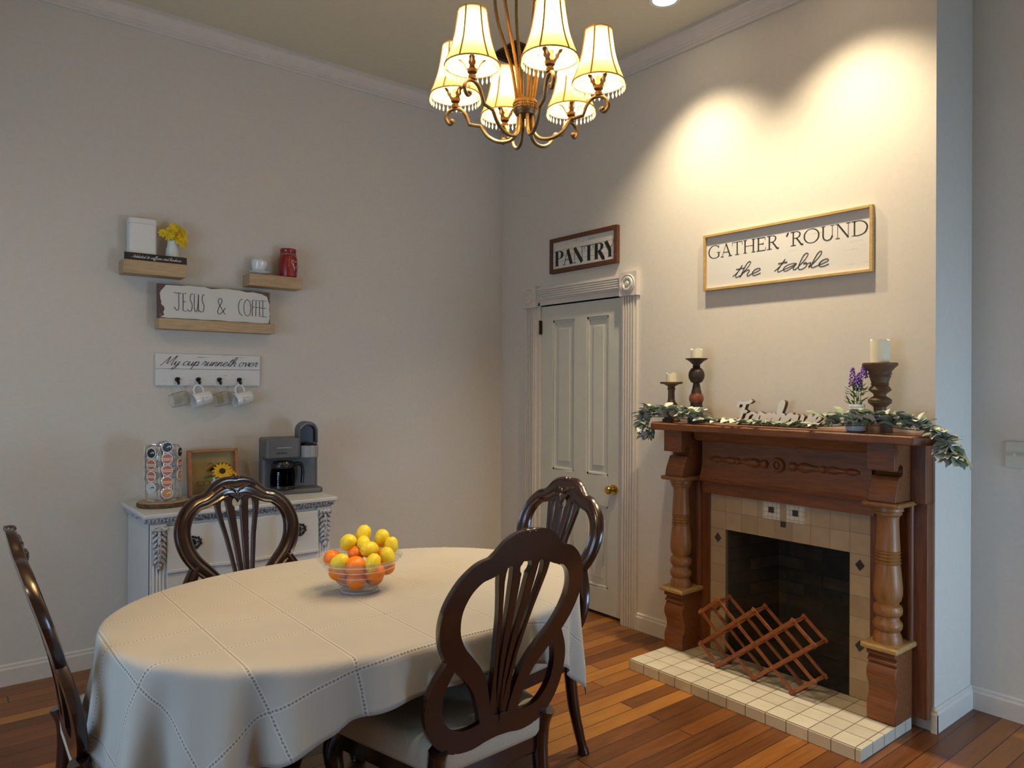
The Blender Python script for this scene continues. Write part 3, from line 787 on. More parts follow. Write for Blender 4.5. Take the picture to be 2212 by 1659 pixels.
# firebox
b = MB(); D = .34
for (v, f) in (([(-.333, ty + .02, .0), (-.26, D, .0), (-.26, D, .75), (-.333, ty + .02, .75)], None), ([(.333, ty + .02, 0), (.26, D, 0), (.26, D, .75), (.333, ty + .02, .75)], None), ([(-.26, D, 0), (.26, D, 0), (.26, D, .75), (-.26, D, .75)], None), ([(-.333, ty + .02, .74), (.333, ty + .02, .74), (.26, D, .74), (-.26, D, .74)], None)):
    b.add(v, [(0, 1, 2, 3)])
fb = b.build('firebox', M['brick'], fp, smooth=0)
so = fb.modifiers.new('thick', 'SOLIDIFY'); so.thickness = .02; so.offset = 0
MB().box(-.333, .333, ty, D, .03, .058).build('firebox_floor', M['soot'], fp, smooth=0)

# hearth slab
M['hearth'] = tilemat('hearth_tile', .0985, .0985, (0, 0), (.44, .41, .33, 1), (.58, .54, .45, 1), (.17, .14, .10, 1), .045, .4, (0, 1))
M['hearthside'] = tilemat('hearth_edge_tile', .0985, .2, (0, -.06), (.50, .46, .37, 1), (.60, .56, .47, 1), (.20, .165, .12, 1), .045, .4, (0, 2))
h = thing('tiled_hearth', 'low hearth slab of cream square tiles in front of the fireplace', 'hearth', (2.855, 2.568, 0), -PI / 2)
MB().box(0, 1.204, 0, .455, .0, .054).build('tile_top', M['hearth'], h, bevel=.004)
MB().box(-.001, 1.205, -.004, 0, 0, .050).build('edge_tiles', M['hearthside'], h, smooth=0, bevel=.002)

# folding wine rack -------------------------------------------------
wr = thing('wine_rack', 'red-brown folding lattice wine rack standing empty on the hearth', 'rack', (3.10, 2.0, .054), -PI / 2)
HW, ST = .1015, .0815
def node(r, c): return (-.205 + c * 2 * HW - (HW if r % 2 else 0), .014 + r * ST)
for yy, lab in ((0, 'front'), (.10, 'back')):
    runs = [((1, 0), (4, 3 - 2 + .0)), ]
    up = [((1, 0), (4, 1)), ((0, 0), (4, 2)), ((0, 1), (3, 3)), ((0, 2), (1, 3)), ((3, 0), (4, 0))]
    dn = [((4, 0), (0, 2)), ((3, 0), (0, 1)), ((1, 0), (0, 0)), ((4, 1), (1, 3)), ((4, 2), (3, 3))]
    for fam, dy in ((up, 0), (dn, .006)):
        for (a, c) in fam:
            p, q = node(*a), node(*c)
            dx, dz = q[0] - p[0], q[1] - p[1]; l = math.hypot(dx, dz); dx /= l; dz /= l
            p = (p[0] - dx * .014, p[1] - dz * .014); q = (q[0] + dx * .014, q[1] + dz * .014)
            hw = .0085; nx, nz = -dz * hw, dx * hw
            y0 = yy + dy - .003
            MB().prism([(p[0] + nx, p[1] + nz), (q[0] + nx, q[1] + nz), (q[0] - nx, q[1] - nz), (p[0] - nx, p[1] - nz)], y0, y0 + .006, 'xz').build('lattice_slat', M['rackwood'], wr, smooth=0, bevel=.0012)
for r in range(5):
    for c in range(4 if r % 2 else 3):
        x, z = node(r, c)
        MB().cyl((x, -.008, z), (x, .116, z), .0058, n=8).build('dowel', M['rackwood'], wr)

# ------------------------------------------------------------------ things on the mantel
MZ = 1.272
def holder(name, label, y, x, prof, m, cr, ch, extra=None):
    t = thing(name, label, 'candle holder', (x, y, MZ), -PI / 2, group='turned candle holders on the mantel')
    MB().lathe(prof, 28).build('holder_body', m, t, smooth=40)
    if extra: MB().lathe(extra[0], 28).build('painted_band', extra[1], t, smooth=50)
    return t
def candle(label, y, x, z, r, h, seed):
    q = random.Random(seed); b = MB(); n = 24
    vs = []; fs = []
    tops = [h + .004 * math.sin(3 * 2 * PI * k / n + seed) + .003 * q.random() for k in range(n)]
    rows = [(r * .99, None, 0), (r, None, .5), (r, None, 1.0), (r * .86, None, 1.0), (r * .8, None, .86)]
    for i, (rr, _, f) in enumerate(rows):
        for k in range(n):
            a = 2 * PI * k / n; wob = 1 + .02 * math.sin(5 * a + seed)
            zz = tops[k] * f if i < 4 else h * .86
            vs.append((rr * wob * math.cos(a), rr * wob * math.sin(a), zz))
    for i in range(len(rows) - 1):
        for k in range(n): fs.append((i * n + k, i * n + (k + 1) % n, (i + 1) * n + (k + 1) % n, (i + 1) * n + k))
    fs.append(tuple(range(n))); fs.append(tuple((len(rows) - 1) * n + k for k in range(n)))
    t = thing('pillar_candle', label, 'candle', (x, y, z), 0, group='ivory candles on the mantel')
    b.add(vs, fs).build('wax_body', M['wax'], t, smooth=50)
    MB().cyl((0, 0, h * .85), (.001, 0, h * .97), .0013, n=6).build('wick', M['black'], t)
CXm = 3.245
holder('candle_holder', 'short brown turned candle holder at the left end of the mantel', 2.617, CXm,
       [(.048, 0), (.050, .012), (.030, .030), (.026, .05), (.034, .07), (.037, .082), (.033, .10), (.022, .112), (.019, .125), (.018, .16), (.019, .178), (.024, .184), (.019, .19), (.020, .197), (.034, .205), (.040, .209), (.056, .211), (.062, .214), (.062, .222), (.0, .222)], M['holder'], .03, .045)
candle('short ivory candle stub on the short left-hand holder', 2.617, CXm, MZ + .222, .029, .046, 1)
holder('candle_holder', 'tall black turned candle holder with a red ball band', 2.447, CXm,
       [(.046, 0), (.048, .02), (.036, .05), (.030, .075), (.034, .09), (.031, .10), (.031, .105), (.034, .115), (.038, .128), (.036, .145), (.030, .158), (.027, .162), (.027, .172), (.024, .178), (.019, .205), (.017, .215), (.030, .222), (.041, .242), (.043, .258), (.040, .276), (.030, .293), (.018, .300), (.022, .305), (.018, .310), (.020, .316), (.040, .335), (.058, .345), (.060, .349), (.0, .349)], M['holderdark'], .03, .05,
       ([(.030, .107), (.0355, .115), (.0395, .128), (.0375, .145), (.031, .157)], M['holderred']))
candle('ivory candle on the tall black holder', 2.447, CXm, MZ + .349, .031, .048, 2)
holder('candle_holder', 'stout ring-turned brown candle holder at the right end of the mantel', 1.474, CXm,
       [(.052, 0), (.050, .03), (.034, .06), (.024, .09), (.026, .112), (.040, .124), (.048, .131), (.046, .137), (.049, .142), (.040, .150), (.024, .160), (.027, .170), (.040, .180), (.047, .187), (.042, .194), (.036, .203), (.032, .206), (.038, .211), (.034, .217), (.040, .236), (.044, .243), (.042, .249), (.047, .254), (.046, .266), (.060, .283), (.070, .292), (.072, .297), (.070, .304), (.0, .304)], M['holder'], .04, .09)
candle('tall ivory candle on the stout right-hand holder', 1.474, CXm, MZ + .304, .038, .098, 3)
# white jar with lavender
t = thing('lavender_jar', 'white mason jar of purple lavender beside the stout candle holder', 'vase', (3.215, 1.562, MZ))
MB().lathe([(.036, 0), (.044, .006), (.046, .03), (.046, .070), (.042, .086), (.035, .094), (.034, .098), (.0355, .100), (.0355, .104), (.034, .106), (.0355, .112), (.0355, .116), (.034, .122), (.030, .122), (.030, .08), (.0, .08)], 28).build('jar', M['ceramic'], t, smooth=40)
lv = MB(); fl = MB(); st = MB()
q = random.Random(4)
for i in range(46):
    a = q.random() * 6.28; r0 = .008 + q.random() * .026; z = .115 + q.random() * .085
    d = Vector((math.cos(a) * r0, math.sin(a) * r0, z))
    mt = Matrix.Translation(d) @ Matrix.Rotation(a, 4, 'Z') @ Matrix.Rotation(.5 + q.random() * .9, 4, 'Y')
    lv.add([(0, -.006, 0), (.004, 0, .013), (0, .006, .0), (-.001, 0, -.004), (.001, -.004, .02), (.001, .004, .02), (0, 0, .03)], [(3, 0, 1), (3, 1, 2), (0, 4, 1), (1, 5, 2), (4, 6, 1), (1, 6, 5)], mt)
for (dx, dy, z0, z1) in ((.0, .018, .20, .285), (.0, -.010, .19, .262), (-.005, -.034, .24, .295), (.01, .004, .20, .25)):
    st.cyl((dx * .3, dy * .3, .08), (dx, dy, z0 + .02), .0014, n=5)
    for k in range(34):
        f = k / 34; z = z0 + (z1 - z0) * f; r0 = .0125 * (1 - f) ** .6 + .002; a = k * 2.4
        fl.ball((dx + r0 * math.cos(a), dy + r0 * math.sin(a), z), .0048, 6, 4)
st.build('stems', M['stem'], t); lv.build('leaves', M['leafdark'], t, smooth=0); fl.build('blossom', M['lavender'], t)
# garland
def leafmat():
    m, nt, b = nodes('lambs_ear_leaf')
    g = N(nt, 'ShaderNodeNewGeometry')
    co = objco(nt); nz = noise(nt, co, 22.0, 2.0)
    c = ramp(nt, nz, [(.25, (.10, .155, .075, 1)), (.5, (.21, .27, .175, 1)), (.75, (.36, .415, .32, 1))])
    c2 = mix(nt, g.outputs['Backfacing'], c, (.50, .53, .45, 1))
    L(nt, c2, b.inputs['Base Color']); b.inputs['Roughness'].default_value = .7
    b.inputs['Sheen Weight'].default_value = .2
    return m
M['leaf'] = leafmat()
gl = thing('eucalyptus_garland', 'grey-green lambs-ear garland trailing along the mantel and over both ends', 'garland', (3.15, 1.95, MZ))
q = random.Random(11)
path = [(.02, .765, -.105), (.005, .775, -.04), (0, .765, .02), (.02, .70, .028), (.0, .58, .03), (-.01, .45, .022), (-.005, .33, .016), (-.02, .15, .02), (-.02, -.05, .018), (-.015, -.25, .020), (-.01, -.40, .03), (-.005, -.52, .034), (.0, -.64, .025), (.0, -.735, .022), (-.005, -.785, -.02), (-.01, -.80, -.07), (-.01, -.83, -.085)]
P = cat_rom(path, 10)
MB().tube(P, .0022, 6).build('vine', M['stem'], gl)
dens = lambda y: 3.8 if y > .40 else (3.9 if -.70 < y < -.28 else 2.6)
def leafgeo(b, base, d, up, ln, w):
    d = d.normalized(); s = d.cross(up).normalized() if d.cross(up).length > 1e-3 else d.orthogonal().normalized(); n = s.cross(d)
    vs = []; fs = []
    prof = [(0, .15, 0), (.2, .75, .05), (.45, 1.0, .08), (.7, .82, .05), (.9, .40, -.03), (1.0, .03, -.08)]
    for f, ww, c in prof:
        p = base + d * ln * f + n * ln * c
        for e in (-1, 0, 1):
            vs.append(p + s * e * w * ww + n * (w * .28 * abs(e) * ww))
    for i in range(len(prof) - 1):
        for e in range(2):
            fs.append((i * 3 + e, i * 3 + e + 1, i * 3 + e + 4, i * 3 + e + 3))
    b.add(vs, fs)
leaves = []
for i in range(1, len(P) - 1):
    y = P[i][1]; T_ = (Vector(P[i + 1]) - Vector(P[i - 1])).normalized()
    n = dens(y); cnt = int(n) + (1 if q.random() < n - int(n) else 0)
    for _ in range(cnt):
        b0 = Vector(P[i]) + Vector(((q.random() - .5) * .05, (q.random() - .5) * .02, (q.random()) * (.042 if n > 3 else .006)))
        a = q.random() * 2 * PI
        d = Vector((math.cos(a), math.sin(a) * 1.2, (.10 + q.random() * .75) if n > 3 else (-.06 + q.random() * .16))) + T_ * (.5 - q.random())
        if P[i][2] < -.02: d = Vector((-abs(math.cos(a)) * .6, math.sin(a) * .7, -.5 + q.random() * .6))
        up = Vector((q.random() - .5, q.random() - .5, 1))
        ln = .044 + q.random() * .032; w = .015 + q.random() * .008
        if b0.x + d.normalized().x * ln > .19: d.x = -abs(d.x)
        leaves.append((b0, d, up, ln, w))
q.shuffle(leaves)
for lf_ in leaves[:92]:
    bb = MB(); leafgeo(bb, *lf_); bb.build('leaf', M['leaf'], gl, smooth=180)
bb = MB()
for lf_ in leaves[92:]: leafgeo(bb, *lf_)
o = bb.build('leaves', M['leaf'], gl, smooth=180); o['kind'] = 'stuff'
# ------------------------------------------------------------------ chandelier
CC = (1.437, 1.730); ZCUP = 2.362
ch = thing('chandelier', 'six-arm antique brass chandelier with glowing bell shades over the table', 'chandelier', (CC[0], CC[1], 0))
hub = MB().lathe([(.020, 2.350), (.034, 2.350), (.037, 2.345), (.037, 2.316), (.034, 2.312), (.030, 2.304), (.012, 2.300)], 32)
for z in (2.322, 2.330, 2.338):
    for k in range(32):
        a = 2 * PI * k / 32
        hub.ball((.0372 * math.cos(a), .0372 * math.sin(a), z), .0028, 6, 4)
hub.build('hub', M['antbrass'], ch, smooth=40)
m, nt, b = nodes('bulb_glow'); b.inputs['Emission Color'].default_value = (1, .76, .42, 1); b.inputs['Emission Strength'].default_value = 60.0; M['bulb'] = m
def shademat():
    m, nt, b = nodes('silk_shade'); nt.nodes.remove(b); out = nt.nodes['Material Output']
    d = N(nt, 'ShaderNodeBsdfDiffuse'); d.inputs[0].default_value = (.80, .56, .24, 1)
    tl = N(nt, 'ShaderNodeBsdfTranslucent'); tl.inputs[0].default_value = (.85, .52, .15, 1)
    mx = N(nt, 'ShaderNodeMixShader'); mx.inputs[0].default_value = .22
    L(nt, d.outputs[0], mx.inputs[1]); L(nt, tl.outputs[0], mx.inputs[2]); L(nt, mx.outputs[0], out.inputs[0])
    return m
M['silk'] = shademat()
M['braid'] = mat('shade_braid', (.42, .27, .10, 1), .8, var=.1)
M['bead'] = glass('shade_bead', (.95, .86, .62, 1), .5, .35)
RC = .226
for k in range(6):
    a = math.radians(8 + 60 * k); ca, sa = math.cos(a), math.sin(a)
    def W(r, z): return (r * ca, r * sa, z)
    # arm: drops from the hub, sweeps out, steps up twice and curls over under the cup
    pth = cat_rom([W(.022, 2.318), W(.022, 2.28), W(.030, 2.246), (.052 * ca, .052 * sa, 2.229), W(.085, 2.229), W(.118, 2.247), W(.140, 2.278)], 5)
    pth += [W(.142, 2.282), W(.180, 2.290), W(.187, 2.312)]
    pth += cat_rom([W(.188, 2.315), W(.203, 2.336), W(.226, 2.344), W(.249, 2.334), W(.256, 2.312), W(.244, 2.296), W(.234, 2.303)], 5)[1:]
    MB().tube(pth, .0058, 8).ball(W(.237, 2.304), .0085, 8, 6).build('arm', M['antbrass'], ch, smooth=50)
    # upper rod: rises from the hub, bows out and back to the ceiling cup
    up = cat_rom([W(.024, 2.335), W(.040, 2.44), W(.061, 2.513), W(.087, 2.60), W(.098, 2.67), W(.095, 2.74), W(.070, 2.86), W(.040, 2.98), W(.017, 3.09), W(.012, 3.20)], 5)
    MB().tube(up, .0052, 8).build('rod', M['antbrass'], ch, smooth=50)
    # leaf cup
    cup = MB().lathe([(.004, 2.344), (.011, 2.346), (.012, 2.356), (.008, 2.360), (.014, 2.366), (.016, 2.374), (.010, 2.374)], 14, (RC * ca, RC * sa, 0))
    for j in range(4):
        la = a + PI / 4 + j * PI / 2
        mt = Matrix.Translation((RC * ca, RC * sa, 2.362)) @ Matrix.Rotation(la, 4, 'Z')
        prof = [(.006, .006, 0), (.013, .009, .010), (.019, .006, .018), (.022, .011, .024), (.027, .007, .032), (.033, .009, .037), (.041, .002, .040)]
        vs = []; fs = []
        for x, w, z in prof: vs += [(x, -w, z), (x - .002, 0, z - .002), (x, w, z)]
        for i in range(len(prof) - 1):
            for e in range(2): fs.append((i * 3 + e, i * 3 + e + 1, i * 3 + e + 4, i * 3 + e + 3))
        nvx = len(vs); vs += [(x - .0012, y, z - .0012) for x, y, z in vs]; fs += [tuple(q + nvx for q in f[::-1]) for f in fs]
        cup.add(vs, fs, mt)
    cup.build('leaf_cup', M['bronze'], ch, smooth=30)
    MB().lathe([(.010, 2.372), (.010, 2.405), (.007, 2.408)], 12, (RC * ca, RC * sa, 0)).build('candle_sleeve', M['wax'], ch)
    bu = MB().lathe([(.005, 2.406), (.009, 2.414), (.013, 2.428), (.012, 2.444), (.006, 2.460), (.001, 2.468)], 14, (RC * ca, RC * sa, 0)).build('bulb', M['bulb'], ch, smooth=180)
    bu.visible_shadow = True
    pr = [(.0795, 2.384), (.0745, 2.396), (.066, 2.416), (.057, 2.442), (.050, 2.470), (.045, 2.500), (.0415, 2.525), (.040, 2.541)]
    sh = MB().lathe([(r, z) for r, z in pr], 40, (RC * ca, RC * sa, 0), cap=False).build('lamp_shade', M['silk'], ch, smooth=180)
    br = MB()
    for j in range(6):
        q = a + .35 + j * PI / 3
        br.tube([(RC * ca + (r + .0006) * math.cos(q), RC * sa + (r + .0006) * math.sin(q), z) for r, z in pr], .0030, 5)
    for r, z in (pr[0], pr[-1]):
        br.tube([(RC * ca + r * math.cos(q), RC * sa + r * math.sin(q), z) for q in [2 * PI * i / 36 for i in range(36)]], .0026, 5, closed=True)
    br.build('braid', M['braid'], sh, smooth=60)
    bd = MB()
    for j in range(34):
        q = 2 * PI * j / 34; x, y = RC * ca + .079 * math.cos(q), RC * sa + .079 * math.sin(q)
        bd.lathe([(.0005, 2.383), (.0008, 2.377), (.0028, 2.372), (.0030, 2.367), (.0005, 2.361)], 6, (x, y, 0))
    bd.build('bead_fringe', M['bead'], sh, smooth=60)
MB().lathe([(.012, 3.16), (.022, 3.18), (.022, 3.22), (.008, 3.23), (.008, 3.42), (.05, 3.425), (.065, 3.45), (.065, ZC)], 24).build('canopy', M['antbrass'], ch, smooth=40)

# ------------------------------------------------------------------ shelves on the long wall
def shelf(lb, x0, x1, z0, z1, d):
    t = MB().box(x0, x1, -d, 0, 0, z1 - z0).build('floating_shelf', M['pine'], None, smooth=0, bevel=.002)
    t.location = (0, YA, z0); tag(t, lb, 'shelf', 'raw pine floating shelves')
shelf('left pine shelf holding the white canister and yellow flowers', .787, 1.093, 2.046, 2.116, .12)
shelf('right pine shelf holding the red jar and white cup', 1.435, 1.750, 2.038, 2.107, .12)
shelf('long pine shelf carrying the two-word coffee board', .963, 1.590, 1.766, 1.823, .10)
# canister
t = thing('canister', 'tall white square canister with a lid on the left shelf', 'canister', (.885, YA - .056, 2.116))
def rbox(b, w, d, z0, z1, r=.015, tp=1.0):
    def ring(k):
        P = []
        for cx_, cy_, a0 in ((w / 2 - r, d / 2 - r, 0), (-w / 2 + r, d / 2 - r, PI / 2), (-w / 2 + r, -d / 2 + r, PI), (w / 2 - r, -d / 2 + r, 1.5 * PI)):
            for i in range(5):
                a = a0 + i * PI / 8; P.append(((cx_ + r * math.cos(a)) * k, (cy_ + r * math.sin(a)) * k))
        return P
    A, Bq = ring(1), ring(tp); n = len(A)
    vs = [(x, y, z0) for x, y in A] + [(x, y, z1) for x, y in Bq]
    fs = [tuple(range(n - 1, -1, -1)), tuple(range(n, 2 * n))] + [(i, (i + 1) % n, n + (i + 1) % n, n + i) for i in range(n)]
    return b.add(vs, fs)
rbox(MB(), .132, .084, 0, .196).build('canister_body', M['whitepaint'], t, smooth=40, bevel=.002)
rbox(MB(), .138, .090, .196, .226, .02, .97).build('canister_lid', M['whitepaint'], t, smooth=40, bevel=.004)
# yellow flowers
def blossom(b, c, r, n, tilt, az, w=.45):
    mt = Matrix.Translation(c) @ Matrix.Rotation(az, 4, 'Z') @ Matrix.Rotation(tilt, 4, 'Y')
    for k in range(n):
        a = 2 * PI * k / n
        m2 = mt @ Matrix.Rotation(a, 4, 'Z')
        b.add([(.1 * r, -.08 * r, 0), (.1 * r, .08 * r, 0), (.55 * r, -w * r * .7, .12 * r), (.55 * r, w * r * .7, .12 * r), (.6 * r, 0, .05 * r), (.9 * r, -w * r * .4, .05 * r), (.9 * r, w * r * .4, .05 * r), (r * 1.08, 0, -.02 * r)],
              [(0, 4, 2), (0, 1, 4), (1, 3, 4), (2, 4, 5), (4, 3, 6), (4, 6, 7, 5)], m2)
t = thing('flower_vase', 'small pale vase of yellow flowers on the left shelf', 'vase', (1.036, YA - .062, 2.116))
MB().lathe([(.026, 0), (.033, .005), (.035, .04), (.032, .08), (.026, .10), (.024, .125), (.027, .13), (.024, .13), (.022, .10), (0, .09)], 24).build('vase_body', M['vase'], t, smooth=50)
fl = MB(); q = random.Random(3)
st = MB()
for (x, z, r) in ((-.05, .165, .026), (-.02, .15, .028), (.005, .20, .030), (.03, .175, .034), (.045, .15, .030), (.012, .160, .034), (.05, .118, .026), (-.012, .178, .026), (.036, .198, .026), (.055, .175, .024), (.03, .135, .026)):
    y = -.01 - q.random() * .025
    blossom(fl, (x, y, z), r, 8, .9 + q.random() * .6, -PI / 2 + (q.random() - .5) * 1.6, .5)
    st.cyl((0, 0, .10), (x, y, z), .0015, n=5)
fl.build('blossoms', M['petal'], t, smooth=180); st.build('stems', M['stem'], t)
# red jar
t = thing('mason_jar', 'red mason jar with twine bow and a heart on the right shelf', 'jar', (1.681, YA - .068, 2.107))
MB().lathe([(.043, 0), (.050, .006), (.053, .04), (.056, .085), (.053, .115), (.046, .132), (.044, .136), (.046, .139), (.046, .146), (.0445, .149), (.0465, .153), (.0465, .170), (.042, .172), (.040, .150), (0, .02)], 32).build('jar_body', M['red'], t, smooth=40)
tw = MB()
for z in (.1345, .138): tw.tube([(.0462 * math.cos(a), .0462 * math.sin(a), z) for a in [2 * PI * i / 28 for i in range(28)]], .0016, 5, closed=True)
for s, pts in ((1, [(.006, .136), (.026, .128), (.03, .118), (.016, .126), (.006, .136)]), (-1, [(.006, .136), (.022, .13), (.028, .12), (.014, .125), (.006, .136)]), (1, [(.006, .136), (.0, .118), (-.014, .10), (-.018, .07), (-.024, .055)])):
    tw.tube(cat_rom([(s * x if s > 0 else .012 - x, -.050 - .004 * abs(x - .006) / .03, z) for x, z in pts], 4), .0013, 5)
tw.build('twine_bow', M['twine'], t)
M['pinkwire'] = mat('pale_pink_wire', (.70, .48, .46, 1), .4)
hp = [(.016, .040), (-.004 + .016, .0625), (-.013 + .012, .082), (-.012 + .012, .094), (-.002 + .012, .099), (.008 + .012, .090), (.020 + .010, .097), (.030 + .010, .092), (.030 + .010, .079), (.022 + .010, .064), (.010 + .012, .056), (.013, .066), (.010, .085)]
ht = MB().tube(cat_rom([(x, -math.sqrt(max(1e-6, .057 ** 2 - x * x)) - .001, z) for x, z in hp], 5), .0017, 5); ht.build('wire_heart', M['pinkwire'], t)
# white cup lying in its saucer with a glass handle
t = thing('coffee_cup', 'white cup and saucer with a clear loop handle on the right shelf', 'cup', (1.512, YA - .062, 2.107))
MB().lathe([(.0, .004), (.030, .003), (.055, .012), (.062, .018), (.060, .020), (.053, .016), (.030, .008), (0, .008)], 28).build('saucer', M['ceramic'], t, smooth=60)
mt = Matrix.Translation((-.004, 0, .046)) @ Matrix.Rotation(.16, 4, 'Y')
MB().lathe([(.020, -.036), (.024, -.034), (.036, -.015), (.045, .010), (.048, .030), (.046, .030), (.043, .010), (.034, -.012), (0, -.03)], 28, mtx=mt).build('cup_body', M['ceramic'], t, smooth=60)
MB().lathe([(.049, .028), (.046, .038), (.030, .046), (.010, .050), (.008, .056), (0, .057)], 28, mtx=mt).build('cup_lid', M['ceramic'], t, smooth=60)
MB().tube(cat_rom([(.036, -.01, .066), (.062, -.012, .080), (.082, -.012, .072), (.078, -.012, .054), (.056, -.01, .036), (.036, -.008, .034)], 5), .0026, 6).build('handle', M['glass'], t)

# ------------------------------------------------------------------ white chest and what stands on it
DX0, DX1, DY0 = .80, 1.785, 3.765
t = thing('chest_of_drawers', 'white distressed chest with carved pilasters and dark batwing pulls', 'chest', ((DX0 + DX1) / 2, YA - .02, 0))
W2 = (DX1 - DX0) / 2; FD = -(YA - .02 - DY0)   # front plane, local y
bw = W2 - .035
MB().box(-bw, bw, FD + .04, 0, .09, .795).build('carcass', M['chest'], t, smooth=0, bevel=.003)
b = MB()
def slab(b, w, y, z0, z1): b.box(-w, w, y, 0, z0, z1)
slab(b, W2, FD, .826, .848)
b.build('top', M['chest'], t, bevel=.006, seg=3)
cv = MB()
n = 58
prof = [(0.0, .826), (.006, .820), (.016, .806), (.022, .800), (.024, .793)]
for i in range(len(prof) - 1):
    (d0, z0), (d1, z1) = prof[i], prof[i + 1]
    cv.box(-W2 + d1 + .004, W2 - d1 - .004, FD + .004 + (d0 + d1) / 2, -.01, min(z0, z1), max(z0, z1))
for k in range(n):
    x = -W2 + .02 + (2 * W2 - .04) * (k + .5) / n
    mt = Matrix.Translation((x, FD + .014, .812)) @ Matrix.Rotation(.5, 4, 'X')
    cv.ball((0, 0, 0), 1, 6, 5, mt, (.0055, .006, .011))
for k in range(30):
    y = FD + .02 + (-FD - .03) * (k + .5) / 30
    for s in (-1, 1): cv.ball((s * (W2 - .014), y, .812), 1, 6, 5, None, (.006, .0055, .011))
cv.build('carved_cornice', M['chestglaze'], t, smooth=40)
def wave(x):
    u = x / (bw - .07)
    return -.016 * (abs(u) > .0) * 1 + .020 * math.exp(-((abs(u) - .42) / .10) ** 2)
def drawer_front(z0, z1, yo, name, m, par, w=None):
    w = w or (bw - .072); n = 40; poly = []
    for i in range(n + 1):
        x = -w + 2 * w * i / n; poly.append((x, FD + .028 + wave(x) + yo))
    poly += [(w, FD + .06), (-w, FD + .06)]
    return MB().prism(poly, z0, z1, 'xy').build(name, m, par, smooth=50, bevel=.002)
ZR = [(.572, .780), (.352, .556), (.135, .336)]
for z0, z1 in ((.556, .572), (.336, .352), (.119, .135)): drawer_front(z0, z1, -.010, 'drawer_rail', M['chest'], t)
def batwing(b, s=1.0):
    P = [(0, .034), (.008, .026), (.014, .030), (.016, .022), (.028, .028), (.030, .016), (.040, .016), (.036, .004), (.042, -.006), (.030, -.010), (.024, -.018), (.012, -.016), (.006, -.026), (0, -.030)]
    return [(x * s, z * s) for x, z in P]
for z0, z1 in ZR:
    dr_ = drawer_front(z0, z1, 0, 'drawer', M['chest'], t)
    zc = (z0 + z1) / 2 + .012
    for x in (-.27, 0.0, .27):
        P = batwing(None, 1.0 if x else .72); P = P + [(-a, c) for a, c in P[::-1][1:-1]]
        yf = FD + .028 + wave(x)
        h = MB()
        # pierced plate drawn as an outlined band plus a centre shield
        ring = cat_rom([(x + a, yf - .004, zc + c) for a, c in P], 2, True)
        h.tube(ring, .0042, 6, closed=True)
        h.prism([(x + a * .42, zc + c * .62) for a, c in P], yf - .005, yf, 'xz')
        if x:
            h.tube(cat_rom([(x - .026, yf - .008, zc + .006), (x - .028, yf - .016, zc - .010), (x - .012, yf - .019, zc - .026), (x + .012, yf - .019, zc - .026), (x + .028, yf - .016, zc - .010), (x + .026, yf - .008, zc + .006)], 4), .0036, 6)
            for s in (-1, 1): h.ball((x + s * .026, yf - .006, zc + .006), .006, 8, 6)
        o = h.build('pull' if x else 'escutcheon', M['iron'], dr_, smooth=40)
        o['label'] = 'dark pierced batwing pull' if x else 'dark pierced keyhole plate'
for s in (-1, 1):
    xc = s * (bw - .036)
    p = MB().box(xc - .036, xc + .036, FD + .022, FD + .06, .10, .793)
    for k in range(4):
        p.cyl((xc - .022 + k * .0147, FD + .022, .16), (xc - .022 + k * .0147, FD + .022, .60), .0055, n=8)
    p.box(xc - .04, xc + .04, FD + .012, FD + .06, .10, .15)
    p.build('pilaster', M['chest'], t, smooth=40, bevel=.002)
    a = MB()
    # acanthus: a scroll at the top, leaf lobes folding down to a point
    a.cyl((xc - .034, FD + .012, .772), (xc + .034, FD + .012, .772), .014, n=12)
    for i in range(6):
        for e in (-1, 1):
            z = .752 - i * .026; w = .026 - .0022 * i
            mt = Matrix.Translation((xc + e * w * .8, FD + .012 - .006 * math.sin(i * .6), z)) @ Matrix.Rotation(e * -.7, 4, 'Y')
            a.ball((0, 0, 0), 1, 8, 6, mt, (.008, .010, .022))
    a.ball((xc, FD + .008, .69), 1, 10, 8, None, (.012, .014, .085))
    a.ball((xc, FD + .010, .595), 1, 8, 6, None, (.014, .010, .020))
    a.build('acanthus_leaf', M['chestglaze'], t, smooth=60)
b = MB(); b.box(-W2 + .01, W2 - .01, FD + .012, 0, .07, .118)
b.build('base_moulding', M['chest'], t, bevel=.006)
for s in (-1, 1):
    for y in (FD + .05, -.06):
        f = MB()
        f.tube(cat_rom([(s * (W2 - .06), y, .10), (s * (W2 - .015), y - .01, .085), (s * (W2 + .018), y - .012, .045), (s * (W2 + .012), y - .01, .012), (s * (W2 + .03), y - .012, 0)], 4), [.035] * 5 + [.032] * 4 + [.026] * 4 + [.024] * 4, 10)
        f.build('scroll_foot', M['chest'], t, smooth=60)
DT = .848
# wood slice and pod carousel
PX, PY = .945, 4.03
t = thing('wood_slice', 'bark-edged round wood slice under the pod carousel', 'board', (PX, PY, DT))
MB().lathe([(.118, 0), (.121, .006), (.120, .018), (.118, .024)], 40, cap=False).build('bark_rim', M['bark'], t, smooth=40)
MB().lathe([(0, .001), (.118, .001), (.118, .0245), (0, .0245)], 40).build('cut_face', M['pine'], t, smooth=30)
t = thing('pod_carousel', 'chrome wire carousel full of coffee pods on the wood slice', 'rack', (PX, PY, DT + .0245))
MB().lathe([(.074, 0), (.076, .006), (.070, .014), (.03, .020), (.02, .024)], 36).build('base', M['chrome'], t, smooth=50)
MB().cyl((0, 0, .02), (0, 0, .285), .011, n=16).lathe([(.03, .278), (.033, .284), (.030, .300), (.02, .306), (0, .307)], 28).build('post', M['chrome'], t, smooth=50)
PODR = .0255
wire = [MB() for _ in range(2)]
RINGR = .078
